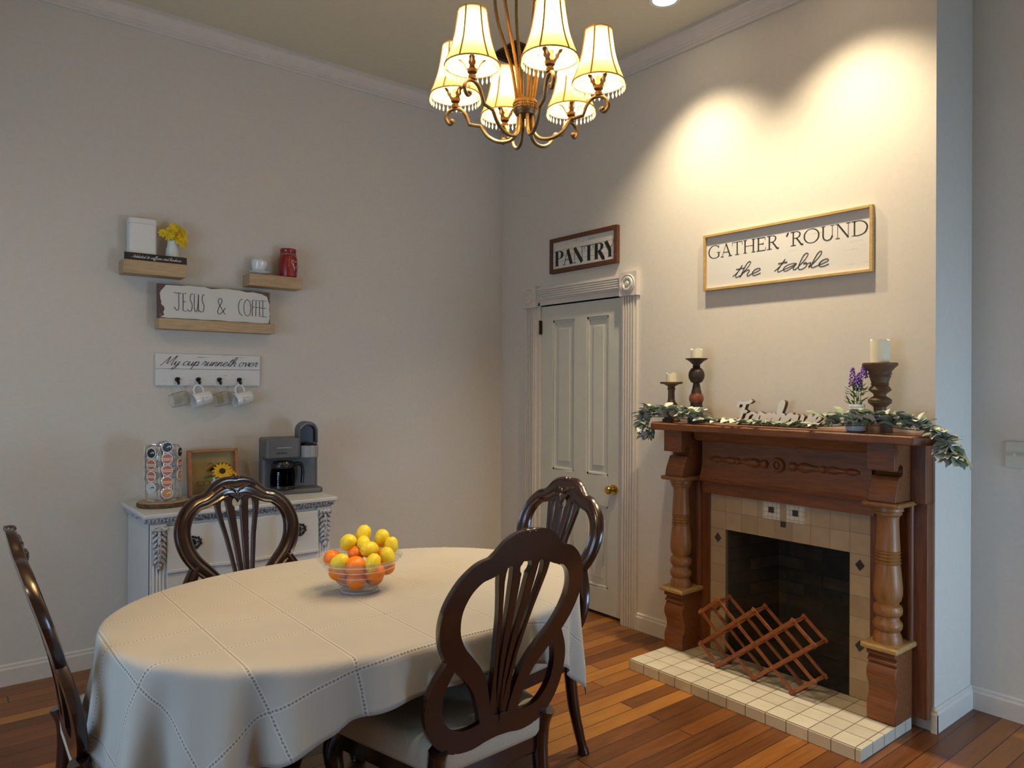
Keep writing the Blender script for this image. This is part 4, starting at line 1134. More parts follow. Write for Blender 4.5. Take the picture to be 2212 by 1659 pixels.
for k in range(7):
    a = -PI / 2 + 2 * PI * k / 7
    w = MB()
    for s in (-1, 1):
        d = .029
        ox, oy = -math.sin(a) * d * s, math.cos(a) * d * s
        w.tube(cat_rom([(RINGR * math.cos(a) + ox, RINGR * math.sin(a) + oy, .02), (RINGR * math.cos(a) + ox, RINGR * math.sin(a) + oy, .150), (RINGR * math.cos(a) + ox, RINGR * math.sin(a) + oy, .272), (.03 * math.cos(a), .03 * math.sin(a), .284)], 4), .0017, 5)
    for i in range(5):
        if k and i == 0: continue
        z = .047 + i * .058 - (0 if k == 0 else .029)
        w.tube([(RINGR * math.cos(a) - math.sin(a) * .0265 * math.cos(q), RINGR * math.sin(a) + math.cos(a) * .0265 * math.cos(q), z + .0265 * math.sin(q)) for q in [2 * PI * j / 18 for j in range(18)]], .0014, 5, closed=True)
    w.build('wire_column', M['chrome'], t)
def lidmat(name, c1, c2, kind):
    m, nt, b = nodes(name); tc = N(nt, 'ShaderNodeTexCoord'); sp = N(nt, 'ShaderNodeSeparateXYZ'); L(nt, tc.outputs['Object'], sp.inputs[0])
    if kind == 'bands': f = math_(nt, 'LESS_THAN', math_(nt, 'ABSOLUTE', math_(nt, 'SUBTRACT', math_(nt, 'ABSOLUTE', math_(nt, 'ADD', sp.outputs[2], .002)), .004)), .002)
    else: f = math_(nt, 'GREATER_THAN', noise(nt, tc.outputs['Object'], 90.0, 1.0), .60)
    L(nt, mix(nt, f, c1, c2), b.inputs['Base Color']); b.inputs['Roughness'].default_value = .35
    return m
LID = {'dark': lidmat('pod_lid_dark', (.02, .02, .02, 1), (.5, .5, .5, 1), 'n'), 'orange': lidmat('pod_lid_orange', (.55, .14, .055, 1), (.75, .70, .64, 1), 'bands'),
       'tan': lidmat('pod_lid_tan', (.60, .26, .12, 1), (.72, .60, .5, 1), 'n'), 'grey': lidmat('pod_lid_grey', (.55, .55, .56, 1), (.12, .12, .12, 1), 'n')}
def make_pod(kind):
    p = thing('coffee_pod', 'x', 'coffee pod', group='coffee pods in the chrome carousel')
    # axis along local -y : lid faces -y
    MB().lathe([(.0185, .038), (.0195, .032), (.0225, 0), (.0268, -.001), (.0274, -.003), (.0268, -.0045), (.0, -.0045)], 24, (0, 0, 0), 'y').build('cup', M['whitepaint'], p, smooth=40)
    MB().lathe([(.0, -.0058), (.0225, -.0058), (.0235, -.0045)], 24, (0, 0, 0), 'y').build('foil_lid', LID[kind], p, smooth=40)
    return p
protos = {}
place = {0: ['tan', 'orange', 'orange', 'orange', 'dark'], 6: ['', 'grey', 'orange', 'orange', 'dark'], 1: ['', '', 'tan', 'orange', 'dark'], 5: ['', '', 'grey', 'grey', 'grey'], 2: ['', '', 'grey', 'grey', 'grey']}
nm = {0: 'front column', 6: 'left column', 1: 'right column', 5: 'far left column seen edge-on', 2: 'far right column seen edge-on'}
rown = ['bottom', 'second from bottom', 'middle', 'second from top', 'top']
kd = {'tan': 'tan-lidded', 'orange': 'orange-striped', 'dark': 'black-lidded', 'grey': 'white-lidded'}
TURN = .22
for k, lst in place.items():
    a = -PI / 2 + 2 * PI * k / 7
    for i, kind in enumerate(lst):
        if not kind: continue
        if kind not in protos: protos[kind] = make_pod(kind); o = protos[kind]
        else: o = dup(protos[kind])
        r = RINGR + .004
        ca, sa = math.cos(a + TURN * 0), math.sin(a)
        o.location = (PX + r * ca, PY + r * sa, DT + .0245 + .047 + i * .058 - (0 if k == 0 else .029))
        o.rotation_euler = (.0, 0, a + PI / 2)
        o['label'] = '%s coffee pod, %s of the %s of the carousel' % (kd[kind], rown[i], nm[k])
# shadow-box frame
sbx = thing('shadow_box', 'amber wood shadow-box frame with glass leaning on the wall behind the sunflowers', 'frame', (1.250, YA - .075, DT))
sbx.rotation_euler = (-.12, 0, 0)
b = MB(); w, h_ = .131, .254
b.box(-w, -w + .014, -.045, 0, 0, h_).box(w - .014, w, -.045, 0, 0, h_).box(-w, w, -.045, 0, 0, .014).box(-w, w, -.045, 0, h_ - .014, h_)
b.build('frame_rim', M['amber'], sbx, smooth=0, bevel=.002)
M['kraft'] = mat('kraft_backing', (.45, .33, .125, 1), .8, var=.1)
MB().box(-w + .005, w - .005, -.008, -.001, .006, h_ - .006).build('backing', M['kraft'], sbx, smooth=0)
MB().box(-w + .012, w - .012, -.040, -.038, .012, h_ - .012).build('glass', M['glass'], sbx, smooth=0)
# sunflowers
t = thing('sunflower_vase', 'white jar of sunflowers standing in front of the shadow box', 'vase', (1.245, YA - .215, DT))
MB().lathe([(.038, 0), (.046, .006), (.050, .04), (.049, .075), (.040, .095), (.036, .10), (.038, .118), (.034, .12), (.032, .10), (0, .09)], 28).build('jar', M['ceramic'], t, smooth=50)
fl = MB(); hb = MB(); st = MB(); lv = MB()
for (x, y, z, r, tl, az) in ((.004, -.035, .150, .050, 1.05, -PI / 2 - .25), (.055, .0, .150, .044, .9, -.55), (.035, .035, .175, .040, .5, .9), (-.03, .03, .16, .036, .7, 2.0), (.065, -.028, .120, .034, 1.2, -.9)):
    for dz, rr in ((0, r), (.004, r * .82)):
        blossom(fl, (x, y, z + dz), rr, 15, tl, az, .26)
    mt = Matrix.Translation((x, y, z)) @ Matrix.Rotation(az, 4, 'Z') @ Matrix.Rotation(tl, 4, 'Y')
    hb.ball((0, 0, 0), 1, 14, 8, mt, (r * .42, r * .42, r * .16))
    st.cyl((0, 0, .09), (x, y, z), .0026, n=6)
for a in (2.6, 3.4, -.3, 4.2):
    mt = Matrix.Translation((math.cos(a) * .03, math.sin(a) * .03, .122)) @ Matrix.Rotation(a, 4, 'Z')
    lv.add([(0, 0, 0), (.02, -.012, .004), (.02, .012, .004), (.02, 0, -.001), (.045, -.006, -.004), (.045, .006, -.004), (.06, 0, -.012)], [(0, 1, 3), (0, 3, 2), (1, 4, 3), (3, 4, 6), (3, 6, 5), (3, 5, 2)], mt)
fl.build('petals', M['sunpetal'], t, smooth=180); hb.build('flower_heart', M['sunheart'], t, smooth=180); st.build('stems', M['stem'], t); lv.build('leaves', M['leafdark'], t)
# coffee machine: carafe side on the left, pod head with raised lid on the right
KX, KY = 1.645, 4.09
t = thing('coffee_machine', 'grey two-way coffee machine with raised pod lid on the chest', 'coffee machine', (KX, KY, DT), math.radians(-8))
b = MB(); rbox(b, .330, .20, .0, .026, .03); b.build('base', M['greyplastic'], t, smooth=40, bevel=.004)
b = MB(); mtb = Matrix.Translation((0, .055, 0)); bb = MB(); rbox(bb, .326, .095, .02, .315, .028); b.add(bb.v, bb.f, mtb); b.build('rear_tower', M['greyplastic'], t, smooth=40, bevel=.008)
b = MB(); bb = MB(); rbox(bb, .20, .185, .205, .318, .026); b.add(bb.v, bb.f, Matrix.Translation((-.063, -.002, 0))); b.build('brew_housing', M['greyplastic'], t, smooth=40, bevel=.008)
MB().box(-.10, -.02, -.098, -.094, .262, .268).build('seam_grip', M['greylight'], t, smooth=0)
b = MB(); bb = MB(); rbox(bb, .102, .13, .205, .272, .045); b.add(bb.v, bb.f, Matrix.Translation((.088, -.05, 0))); pod_h = b.build('pod_head', M['greylight'], t, smooth=40, bevel=.004)
b = MB(); bb = MB(); rbox(bb, .094, .11, .272, .276, .04); b.add(bb.v, bb.f, Matrix.Translation((.088, -.05, 0)))
b.lathe([(.024, .27), (.026, .285), (.022, .285), (.020, .276)], 20, (.088, -.06, 0)); b.build('pod_holder', M['blackplastic'], t, smooth=40)
# raised lid: a domed shell opened towards the viewer
lid = MB(); n = 20; outer = []; inner = []
for k in range(n + 1):
    a = PI * k / n; outer.append((.088 + .056 * math.cos(a), .352 + .056 * math.sin(a))); inner.append((.088 + .045 * math.cos(a), .346 + .040 * math.sin(a)))
poly = [(.144, .285)] + outer + [(.032, .285), (.043, .285)] + inner[::-1] + [(.133, .285)]
lid.prism(poly, -.05, .05, 'xz'); lid.build('lid_shell', M['greyplastic'], t, smooth=40, bevel=.005)
MB().prism([(.136, .285)] + [(.088 + .047 * math.cos(PI * k / n), .348 + .046 * math.sin(PI * k / n)) for k in range(n + 1)] + [(.040, .285)], -.02, .045, 'xz').build('lid_lining', M['blackplastic'], t, smooth=40)
MB().tube([(.088 + .0485 * math.cos(PI * k / n), -.051, .356 + .040 * math.sin(PI * k / n)) for k in range(2, n - 1)], .0028, 6).build('lid_trim', M['silver'], t)
b = MB(); b.box(-.155, .030, -.085, .01, .195, .207); b.build('carafe_shelf', M['blackplastic'], t, smooth=0)
# carafe on its own
cf = thing('glass_carafe', 'smoked glass coffee carafe with black lid and handle in the machine', 'carafe', (KX - .062, KY - .035, DT + .027))
MB().lathe([(.058, 0), (.066, .006), (.068, .03), (.069, .075), (.064, .112), (.058, .125), (.055, .125), (.061, .11), (.066, .075), (.065, .03), (.06, .008), (0, .006)], 32).build('glass_body', M['tintglass'], cf, smooth=50)
MB().lathe([(.060, .122), (.062, .128), (.062, .142), (.050, .158), (0, .160)], 28).build('carafe_lid', M['blackplastic'], cf, smooth=40)
MB().lathe([(.0665, 0.0), (.0690, .004), (.0690, .018), (.0670, .022)], 32, cap=False).build('base_band', M['blackplastic'], cf, smooth=50)
MB().tube(cat_rom([(.055, -.01, .135), (.085, -.02, .142), (.108, -.026, .125), (.112, -.026, .08), (.108, -.026, .03)], 5), [.010] * 12 + [.011] * 9, 8, flat=1.3).build('handle', M['blackplastic'], cf, smooth=50)
gr = MB()
for i in range(9): gr.box(-.050, -.036, -.0515, -.048, .022 + i * .0095, .0245 + i * .0095)
gr.build('gauge_marks', M['silver'], cf, smooth=0)
# ------------------------------------------------------------------ lettering
def stroke_mesh(b, P, wf, y0, y1):
    """flat ribbon along polyline P in the xz plane, solid from y0 to y1"""
    m = len(P); rows = []
    for i in range(m):
        a, c = P[max(i - 1, 0)], P[min(i + 1, m - 1)]
        tx, tz = c[0] - a[0], c[1] - a[1]; l = math.hypot(tx, tz) or 1
        tx, tz = tx / l, tz / l; w = wf(tx, tz, i / max(1, m - 1)) / 2
        rows.append(((P[i][0] - tz * w, P[i][1] + tx * w), (P[i][0] + tz * w, P[i][1] - tx * w)))
    vs = []; fs = []; y00, y11 = y0, y1
    for i_, (p, q) in enumerate(rows):
        e_ = .0005 * i_ / m + .00012 * (len(b.v) % 7); y0, y1 = y00 - e_, y11
        vs += [(p[0], y0, p[1]), (q[0], y0, q[1]), (p[0], y1, p[1]), (q[0], y1, q[1])]
    for i in range(m - 1):
        a = i * 4; e = a + 4
        fs += [(a, a + 1, e + 1, e), (a + 3, a + 2, e + 2, e + 3), (a + 2, a, e, e + 2), (a + 1, a + 3, e + 3, e + 1)]
    fs += [(0, 2, 3, 1), (m * 4 - 4, m * 4 - 3, m * 4 - 1, m * 4 - 2)]
    b.add(vs, fs)
# serif capitals: (advance, [(kind, points)]) kind T thick, t thin, c curve, d thick diagonal
def sf(x, z, w=.26): return ('s', [(x - w / 2, z), (x + w / 2, z)])
CAPS = {
 'P': (.72, [('T', [(.2, 0), (.2, 1)]), ('c', [(.2, .985), (.45, .985), (.62, .88), (.66, .74), (.6, .58), (.42, .49), (.2, .49)]), sf(.2, .012, .34), ('s', [(.03, .988), (.3, .988)])]),
 'A': (.86, [('t', [(.12, 0), (.42, 1)]), ('T', [(.42, 1), (.74, 0)]), ('t', [(.22, .34), (.62, .34)]), sf(.12, .012, .22), sf(.74, .012, .26)]),
 'N': (.92, [('t', [(.15, 0), (.15, 1)]), ('T', [(.15, 1), (.77, 0)]), ('t', [(.77, 0), (.77, 1)]), sf(.15, .012, .24), sf(.77, .988, .24), ('s', [(0, .988), (.2, .988)])]),
 'T': (.80, [('T', [(.4, 0), (.4, 1)]), ('t', [(.04, .98), (.76, .98)]), ('t', [(.04, .98), (.03, .74)]), ('t', [(.76, .98), (.77, .74)]), sf(.4, .012, .3)]),
 'R': (.84, [('T', [(.2, 0), (.2, 1)]), ('c', [(.2, .985), (.44, .985), (.6, .89), (.63, .76), (.57, .61), (.42, .53), (.2, .53)]), ('T', [(.40, .53), (.56, .28), (.72, .02), (.84, .02)]), sf(.2, .012, .32), ('s', [(.03, .988), (.3, .988)])]),
 'Y': (.82, [('T', [(.10, 1), (.41, .46)]), ('t', [(.74, 1), (.41, .46)]), ('T', [(.41, .5), (.41, 0)]), sf(.41, .012, .32), sf(.10, .988, .28), sf(.74, .988, .22)]),
 'G': (.98, [('c', [(.84, .80), (.72, .94), (.52, 1.0), (.28, .93), (.11, .72), (.07, .5), (.11, .27), (.27, .07), (.50, 0), (.70, .03), (.84, .12)]), ('T', [(.84, .1), (.84, .42)]), ('s', [(.68, .42), (.97, .42)]), ('t', [(.84, .78), (.85, .98)])]),
 'H': (.96, [('T', [(.18, 0), (.18, 1)]), ('T', [(.78, 0), (.78, 1)]), ('t', [(.18, .52), (.78, .52)]), sf(.18, .012), sf(.18, .988), sf(.78, .012), sf(.78, .988)]),
 'E': (.74, [('T', [(.18, 0), (.18, 1)]), ('t', [(.18, .985), (.64, .985), (.66, .80)]), ('t', [(.18, .52), (.52, .52)]), ('t', [(.52, .42), (.52, .62)]), ('t', [(.18, .015), (.66, .015), (.70, .22)]), sf(.14, .012, .2), sf(.14, .988, .2)]),
 'O': (1.04, [('c', [(.52, 1.0), (.28, .93), (.11, .72), (.07, .5), (.11, .28), (.28, .07), (.52, 0), (.76, .07), (.93, .28), (.97, .5), (.93, .72), (.76, .93), (.52, 1.0)])]),
 'U': (.92, [('c', [(.2, 1), (.2, .6), (.2, .3), (.27, .1), (.46, .0), (.66, .08), (.75, .28)]), ('t', [(.75, .25), (.75, 1)]), sf(.2, .988), sf(.75, .988, .22)]),
 'D': (1.0, [('T', [(.2, 0), (.2, 1)]), ('c', [(.2, .985), (.5, .985), (.76, .86), (.90, .62), (.90, .40), (.78, .15), (.5, .015), (.2, .015)]), ('s', [(.03, .988), (.3, .988)]), ('s', [(.03, .012), (.3, .012)])]),
 'C': (.9, [('c', [(.82, .80), (.70, .95), (.50, 1.0), (.27, .93), (.11, .72), (.07, .5), (.11, .27), (.27, .07), (.50, 0), (.70, .05), (.83, .2)]), ('t', [(.82, .78), (.83, .98)])]),
 'F': (.68, [('T', [(.18, 0), (.18, 1)]), ('t', [(.18, .985), (.62, .985), (.64, .80)]), ('t', [(.18, .52), (.50, .52)]), sf(.18, .012, .3), sf(.14, .988, .2)]),
 "'": (.34, [('T', [(.22, 1.0), (.10, .76)])]), ' ': (.42, [])}
def caps_width(s): return sum(CAPS[c][0] for c in s)
def serif_text(par, text, x0, x1, z0, hgt, T, th, y, m, name='lettering'):
    b = MB(); k = (x1 - x0) / caps_width(text); x = x0
    for chr_ in text:
        adv, st = CAPS[chr_]
        for kind, pts in st:
            P = [(x + a * k, z0 + c * hgt) for a, c in pts]
            if kind == 'c':
                P = cat_rom(P, 6); wf = lambda tx, tz, f: th + (T - th) * abs(tz) ** 1.6
            elif kind == 'T':
                P = cat_rom(P, 4); wf = lambda tx, tz, f: T
            elif kind == 's': wf = lambda tx, tz, f: th * 1.0
            else: wf = lambda tx, tz, f: th
            stroke_mesh(b, P, wf, y - .0004, y)
        x += adv * k
    return b.build(name, m, par, smooth=0)
SCR = {
 'a': (.95, [(.75, .85), (.5, 1), (.15, .8), (.05, .4), (.2, .02), (.45, .15), (.7, .6), (.8, .95), (.73, .4), (.8, .05), (.95, .15)]),
 'b': (.85, [(0, .1), (.3, 1.2), (.36, 2.0), (.2, 2.2), (.08, 1.8), (.1, .5), (.25, 0), (.5, .05), (.64, .45), (.5, .88), (.35, .75), (.6, .68), (.85, .75)]),
 'c': (.70, [(.62, .82), (.42, 1), (.15, .8), (.05, .4), (.2, .03), (.45, .05), (.7, .25)]),
 'd': (.95, [(.72, .85), (.45, 1), (.12, .75), (.08, .3), (.25, .02), (.55, .25), (.75, 1.0), (.85, 2.1), (.75, 1.0), (.72, .3), (.82, .03), (.95, .15)]),
 'e': (.75, [(0, .2), (.35, .45), (.6, .75), (.45, 1), (.2, .85), (.1, .4), (.25, .03), (.5, .05), (.75, .25)]),
 'f': (.60, [(0, .2), (.35, 1.1), (.5, 2.0), (.35, 2.2), (.25, 1.8), (.22, .5), (.2, -.7), (.32, -.9), (.42, -.4), (.33, 0), (.6, .2)]),
 'h': (.80, [(0, .1), (.3, 1.2), (.4, 2.0), (.25, 2.2), (.12, 1.8), (.08, .0), (.15, .5), (.4, .95), (.58, .85), (.55, .3), (.63, .02), (.8, .15)]),
 'i': (.45, [(0, .2), (.25, .95), (.22, .3), (.30, .02), (.45, .15)]),
 'k': (.75, [(0, .1), (.3, 1.2), (.38, 2.0), (.25, 2.2), (.12, 1.8), (.08, 0), (.12, .45), (.45, .95), (.5, .7), (.2, .5), (.45, .1), (.6, .02), (.75, .15)]),
 'l': (.50, [(0, .1), (.3, 1.1), (.4, 1.9), (.28, 2.2), (.14, 1.8), (.12, .4), (.25, .02), (.5, .2)]),
 'm': (1.1, [(0, .2), (.15, .95), (.12, 0), (.2, .6), (.42, .97), (.5, .7), (.47, 0), (.55, .6), (.78, .97), (.88, .7), (.85, .2), (.95, .02), (1.1, .15)]),
 'n': (.80, [(0, .2), (.15, .95), (.12, 0), (.2, .6), (.45, .97), (.56, .7), (.53, .2), (.63, .02), (.8, .15)]),
 'o': (.80, [(.5, 1), (.2, .9), (.06, .5), (.18, .05), (.48, .05), (.65, .45), (.55, .9), (.45, .95), (.62, .8), (.8, .85)]),
 'p': (.80, [(0, .3), (.2, 1), (.15, .2), (.05, -.9), (.15, .3), (.35, .9), (.6, .85), (.65, .4), (.45, .02), (.2, .15), (.5, .0), (.8, .2)]),
 'r': (.68, [(0, .2), (.2, 1.05), (.3, .9), (.5, .92), (.46, .4), (.52, .03), (.68, .15)]),
 's': (.62, [(0, .15), (.35, .7), (.4, 1.02), (.5, .6), (.5, .15), (.3, 0), (.12, .12), (.4, .02), (.62, .15)]),
 't': (.55, [(0, .2), (.3, 1.0), (.38, 1.8), (.28, 1.0), (.22, .3), (.33, .02), (.55, .2)]),
 'u': (.85, [(0, .3), (.15, .95), (.12, .3), (.25, .02), (.5, .2), (.65, .95), (.62, .3), (.70, .02), (.85, .15)]),
 'v': (.75, [(0, .8), (.12, .95), (.25, .5), (.3, .03), (.5, .5), (.58, .95), (.75, .85)]),
 'y': (.85, [(0, .3), (.15, .95), (.15, .35), (.3, .05), (.52, .3), (.65, .95), (.6, 0), (.45, -.75), (.2, -.95), (.15, -.6), (.5, -.1), (.85, .2)]),
 'M': (1.5, [(-.3, -.1), (-.15, 0.1), (.1, 1.0), (.40, 2.0), (.42, 1.0), (.5, .35), (.85, 1.2), (1.25, 2.25), (1.18, 1.0), (1.2, .1), (1.5, .2)]),
 'A': (1.15, [(-.25, .4), (-.1, .0), (.25, .5), (.6, 1.5), (.85, 2.1), (.86, 1.0), (.9, .1), (1.15, .15)]),
 'F': (1.0, [(.1, .35), (.0, .1), (.2, .0), (.42, .5), (.55, 1.4), (.62, 1.95)])}
EXTRA = {'t': [[(.02, 1.25), (.62, 1.34)]], 'A': [[(.25, .75), (1.0, .85)]], 'i': [[(.28, 1.35), (.31, 1.42)]], 'F': [[(-.05, 1.55), (.05, 1.95), (.5, 1.95), (1.0, 2.05), (1.15, 2.25)], [(.25, 1.05), (.75, 1.1), (.85, 1.25)]]}
def script_text(par, text, x0, x1, z0, xh, wmin, wmax, y, m, slant=.38, name='lettering', thick=.0012, space=.75, jitter=0.0):
    tot = sum((space if c == ' ' else SCR[c][0]) for c in text)
    k = (x1 - x0) / tot; b = MB(); x = x0
    wf = lambda tx, tz, f: wmin + (wmax - wmin) * max(0.0, -tz) ** 1.3 if True else wmin
    def wf(tx, tz, f): return wmin + (wmax - wmin) * abs(tz) ** 2 * (1.0 if tz < 0 else .45)
    def mp(a, c): return (x + a * k + c * xh * slant, z0 + c * xh)
    run = []
    def flush():
        nonlocal run
        if len(run) > 1: stroke_mesh(b, cat_rom(run, 5), wf, y - thick, y)
        run = []
    for c in text:
        if c == ' ': flush(); x += space * k; continue
        adv, pts = SCR[c]
        if c in 'AFM': flush()
        run += [mp(a, d) for a, d in pts]
        for e in EXTRA.get(c, []): stroke_mesh(b, cat_rom([mp(a, d) for a, d in e], 4), lambda tx, tz, f: (wmin + wmax) * .5, y - thick, y)
        x += adv * k
        if c == 'F': flush()
    flush()
    return b.build(name, m, par, smooth=0)
def frame_rim(b, w, h, bar, d0, d1):
    for x0, x1, z0, z1 in ((-w / 2, -w / 2 + bar, 0, h), (w / 2 - bar, w / 2, 0, h), (-w / 2 + bar, w / 2 - bar, 0, bar), (-w / 2 + bar, w / 2 - bar, h - bar, h)):
        b.box(x0, x1, d0, d1, z0, z1)
    return b
# gather sign
t = thing('wall_sign', 'long white GATHER ROUND the table sign in a golden wood frame above the mantel', 'sign', WB(2.010, 1.994), -PI / 2)
frame_rim(MB(), .922, .306, .014, -.025, -.002).build('sign_frame', M['gold'], t, smooth=0, bevel=.0015)
MB().box(-.450, .450, -.010, -.004, .012, .294).build('sign_board', M['shiplap'], t, smooth=0)
serif_text(t, "GATHER 'ROUND", -.438, .438, .176, .068, .0070, .0024, -.0101, M['black'])
script_text(t, 'the table', -.285, .245, .055, .034, .0018, .0040, -.0101, M['black'], slant=.55, space=1.0)
# pantry sign
t = thing('wall_sign', 'PANTRY sign in a dark walnut frame above the pantry door', 'sign', WB(3.426, 2.236), -PI / 2)
frame_rim(MB(), .628, .236, .027, -.028, -.002).build('sign_frame', M['walnut'], t, smooth=0, bevel=.002)
MB().box(-.30, .30, -.016, -.004, .02, .216).build('sign_board', M['signboard'], t, smooth=0)
serif_text(t, 'PANTRY', -.272, .290, .047, .099, .0265, .0034, -.0162, M['black'])
g = MB()
for z in (.074, .112, .150): g.box(-.286, .286, -.0163, -.0160, z - .0007, z + .0007)
g.build('board_grooves', M['bark'], t, smooth=0)
# two-word coffee board on the long shelf
t = thing('wall_sign', 'JESUS & COFFEE whitewashed board with scorched edges standing on the long shelf', 'sign', (1.262, YA - .066, 1.823))
t.rotation_euler = (-.03, 0, 0)
MB().box(-.304, .304, -.020, 0, 0, .185).build('board_core', M['rough_edge'], t, smooth=0, bevel=.0015)
pl = MB(); q = random.Random(5)
tp = [(-.276, .160)] + [(-.262 + .47 * i / 12, .174 + .0095 * q.random() + (.003 if 2 < i < 10 else 0)) for i in range(13)] + [(.255, .172), (.288, .158), (.296, .128)]
rt = [(.299 + .0045 * q.random(), .12 - .0095 * i) for i in range(11)]
bt = [(.296 - .55 * i / 12, .0015 + .003 * q.random()) for i in range(13)]
lt = [(-.290, .006)] + [(-.294 + .026 * q.random(), .018 + .0145 * i) for i in range(10)]
poly = tp + rt + bt + lt
pl.prism(poly, -.0206, -.0199, 'xz'); pl.build('painted_face', M['shiplap'], t, smooth=0)
TJ = {
 'J': [[(-.45, 1.0), (.45, .98)], [(.12, .98), (.12, .2), (-.02, .02), (-.25, .1), (-.38, .22)]],
 'E': [[(.38, 1), (.0, .98), (.0, .02), (.40, .0)], [(.0, .53), (.32, .53)]], 'S': [[(.40, 1), (.18, .98), (.08, .8), (.12, .6), (.28, .42), (.26, .15), (.12, .02), (-.15, .04), (-.25, .12)]],
 'U': [[(.0, 1), (-.02, .3), (.1, .03), (.25, .05), (.4, .35), (.48, 1), (.46, .0)]], '&': [[(.62, .0), (.35, .35), (.05, .75), (.10, .95), (.25, 1.0), (.38, .9), (.32, .72), (.1, .42), (-.02, .15), (.12, .0), (.4, .15), (.66, .42)]],
 'C': [[(.42, .98), (.25, .98), (.05, .75), (.0, .45), (.12, .12), (.40, .0)]], 'O': [[(.35, 1), (.1, .82), (.0, .45), (.12, .1), (.35, .0), (.6, .12), (.70, .5), (.6, .86), (.35, 1)]],
 'F': [[(.0, 0), (.03, .98), (.30, 1)], [(.02, .55), (.26, .58)]], 'K': [[(0, 0), (0, 1)], [(.6, 1), (.05, .45), (.6, 0)]], 'R': [[(0, 0), (0, 1), (.4, .95), (.45, .65), (.1, .5), (.5, 0)]], 'I': [[(.1, 0), (.1, 1)]], 'G': [[(.5, .85), (.3, 1), (.05, .7), (.05, .3), (.3, 0), (.5, .2), (.5, .45), (.3, .45)]]}
def mono_text(par, items, z0, hgt, k, w, y, m, name='lettering', wx=None):
    b = MB()
    for c, x in items:
        for st in TJ[c]:
            P = [(x + a * k, z0 + d * hgt) for a, d in st]
            if len(P) > 4: P = cat_rom(P, 4)
            stroke_mesh(b, P, lambda tx, tz, f: w, y - .001, y)
    return b.build(name, m, par, smooth=0)
mono_text(t, [('J', -.203), ('E', -.176), ('S', -.142), ('U', -.117), ('S', -.080)], .044, .098, .046, .0028, -.0208, M['black'])
mono_text(t, [('&', .008)], .040, .088, .062, .0030, -.0208, M['black'], 'ampersand')
mono_text(t, [('C', .122), ('O', .152), ('F', .200), ('F', .221), ('E', .242), ('E', .262)], .040, .094, .058, .0028, -.0208, M['black'])
# mug board with hooks
t = thing('mug_rack', 'white chipped board reading My cup runneth over with four hooks', 'sign', (1.249, YA, 1.461))
MB().box(-.284, .284, -.018, 0, 0, .092).box(-.284, .284, -.018, 0, .0935, .176).build('board', M['chippy'], t, smooth=0, bevel=.0015)
script_text(t, 'My cup runneth over', -.250, .262, .112, .024, .0020, .0034, -.0182, M['black'], slant=.62, space=.45)
HX = (1.076, 1.186, 1.300, 1.412)
for x in HX:
    h = MB(); xl = x - 1.249
    h.lathe([(.0, -.022), (.012, -.021), (.013, -.018)], 14, (xl, 0, .034), 'y')
    h.ball((xl, -.030, .038), 1, 12, 8, None, (.012, .010, .009))
    h.tube(cat_rom([(xl, -.020, .030), (xl, -.030, .016), (xl, -.044, .008), (xl, -.054, .014), (xl, -.056, .026)], 4), .0042, 8)
    h.build('hook', M['iron'], t, smooth=50)
def mug(i, x, kind, lb):
    t = thing('hanging_mug', lb, 'mug', (x, YA - .058, 1.388), 0, 'mugs hanging from the hook board')
    t.rotation_euler = (0, math.radians(-14), math.radians(12))
    if kind == 'white':
        MB().lathe([(.0, .050), (.034, .050), (.037, .045), (.0385, -.048), (.0375, -.050), (.0355, -.048), (.034, .040), (0, .044)], 28, (0, 0, 0), 'x').build('mug_body', M['ceramic'], t, smooth=45)
        mk = MB()
        for a, zz in ((-.010, .010), (-.010, .0), (-.012, -.010), (.012, .006)):
            mk.box(a - .006, a + .006, -.0395, -.036, zz - .001, zz + .001)
        mk.build('printed_words', M['greyplastic'], t, smooth=0)
    else:
        MB().lathe([(.0, .048), (.030, .048), (.038, .040), (.041, .015), (.040, -.030), (.036, -.048), (.034, -.048), (.038, -.028), (.039, .015), (.036, .037), (0, .043)], 28, (0, 0, 0), 'x').build('mug_body', M['glass'], t, smooth=45)
        MB().tube([(-.048, .036 * math.cos(a), .036 * math.sin(a)) for a in [2 * PI * k / 26 for k in range(26)]], .0016, 5, closed=True).build('rim', M['silver' if kind == 'x' else 'glass'], t)
    MB().tube(cat_rom([(-.030, 0, .036), (-.032, 0, .058), (-.018, 0, .078), (.004, 0, .078), (.020, 0, .060), (.022, 0, .036)], 5), .0048, 8, flat=1.2).build('handle', M['ceramic' if kind == 'white' else 'glass'], t, smooth=60)
mug(0, HX[0] + .004, 'glass', 'clear glass mug on the first hook from the bare wall side')
mug(1, HX[1] + .006, 'white', 'white printed mug between the two clear glass mugs')
mug(2, HX[2] + .006, 'glass', 'clear glass mug hanging between the two white mugs')
mug(3, HX[3] + .006, 'white', 'white printed mug at the end of the hook row nearest the room corner')
# little black sign
t = thing('shelf_sign', 'small black block sign in white script at the front of the left shelf', 'sign', (.945, YA - .104, 2.116))
MB().box(-.152, .152, -.012, 0, 0, .038).build('sign_block', M['black'], t, smooth=0, bevel=.001)
script_text(t, 'Addicted to caffeine and kindness', -.118, .120, .012, .0082, .0008, .0013, -.0122, M['whitepaint'], slant=.55, space=.55)
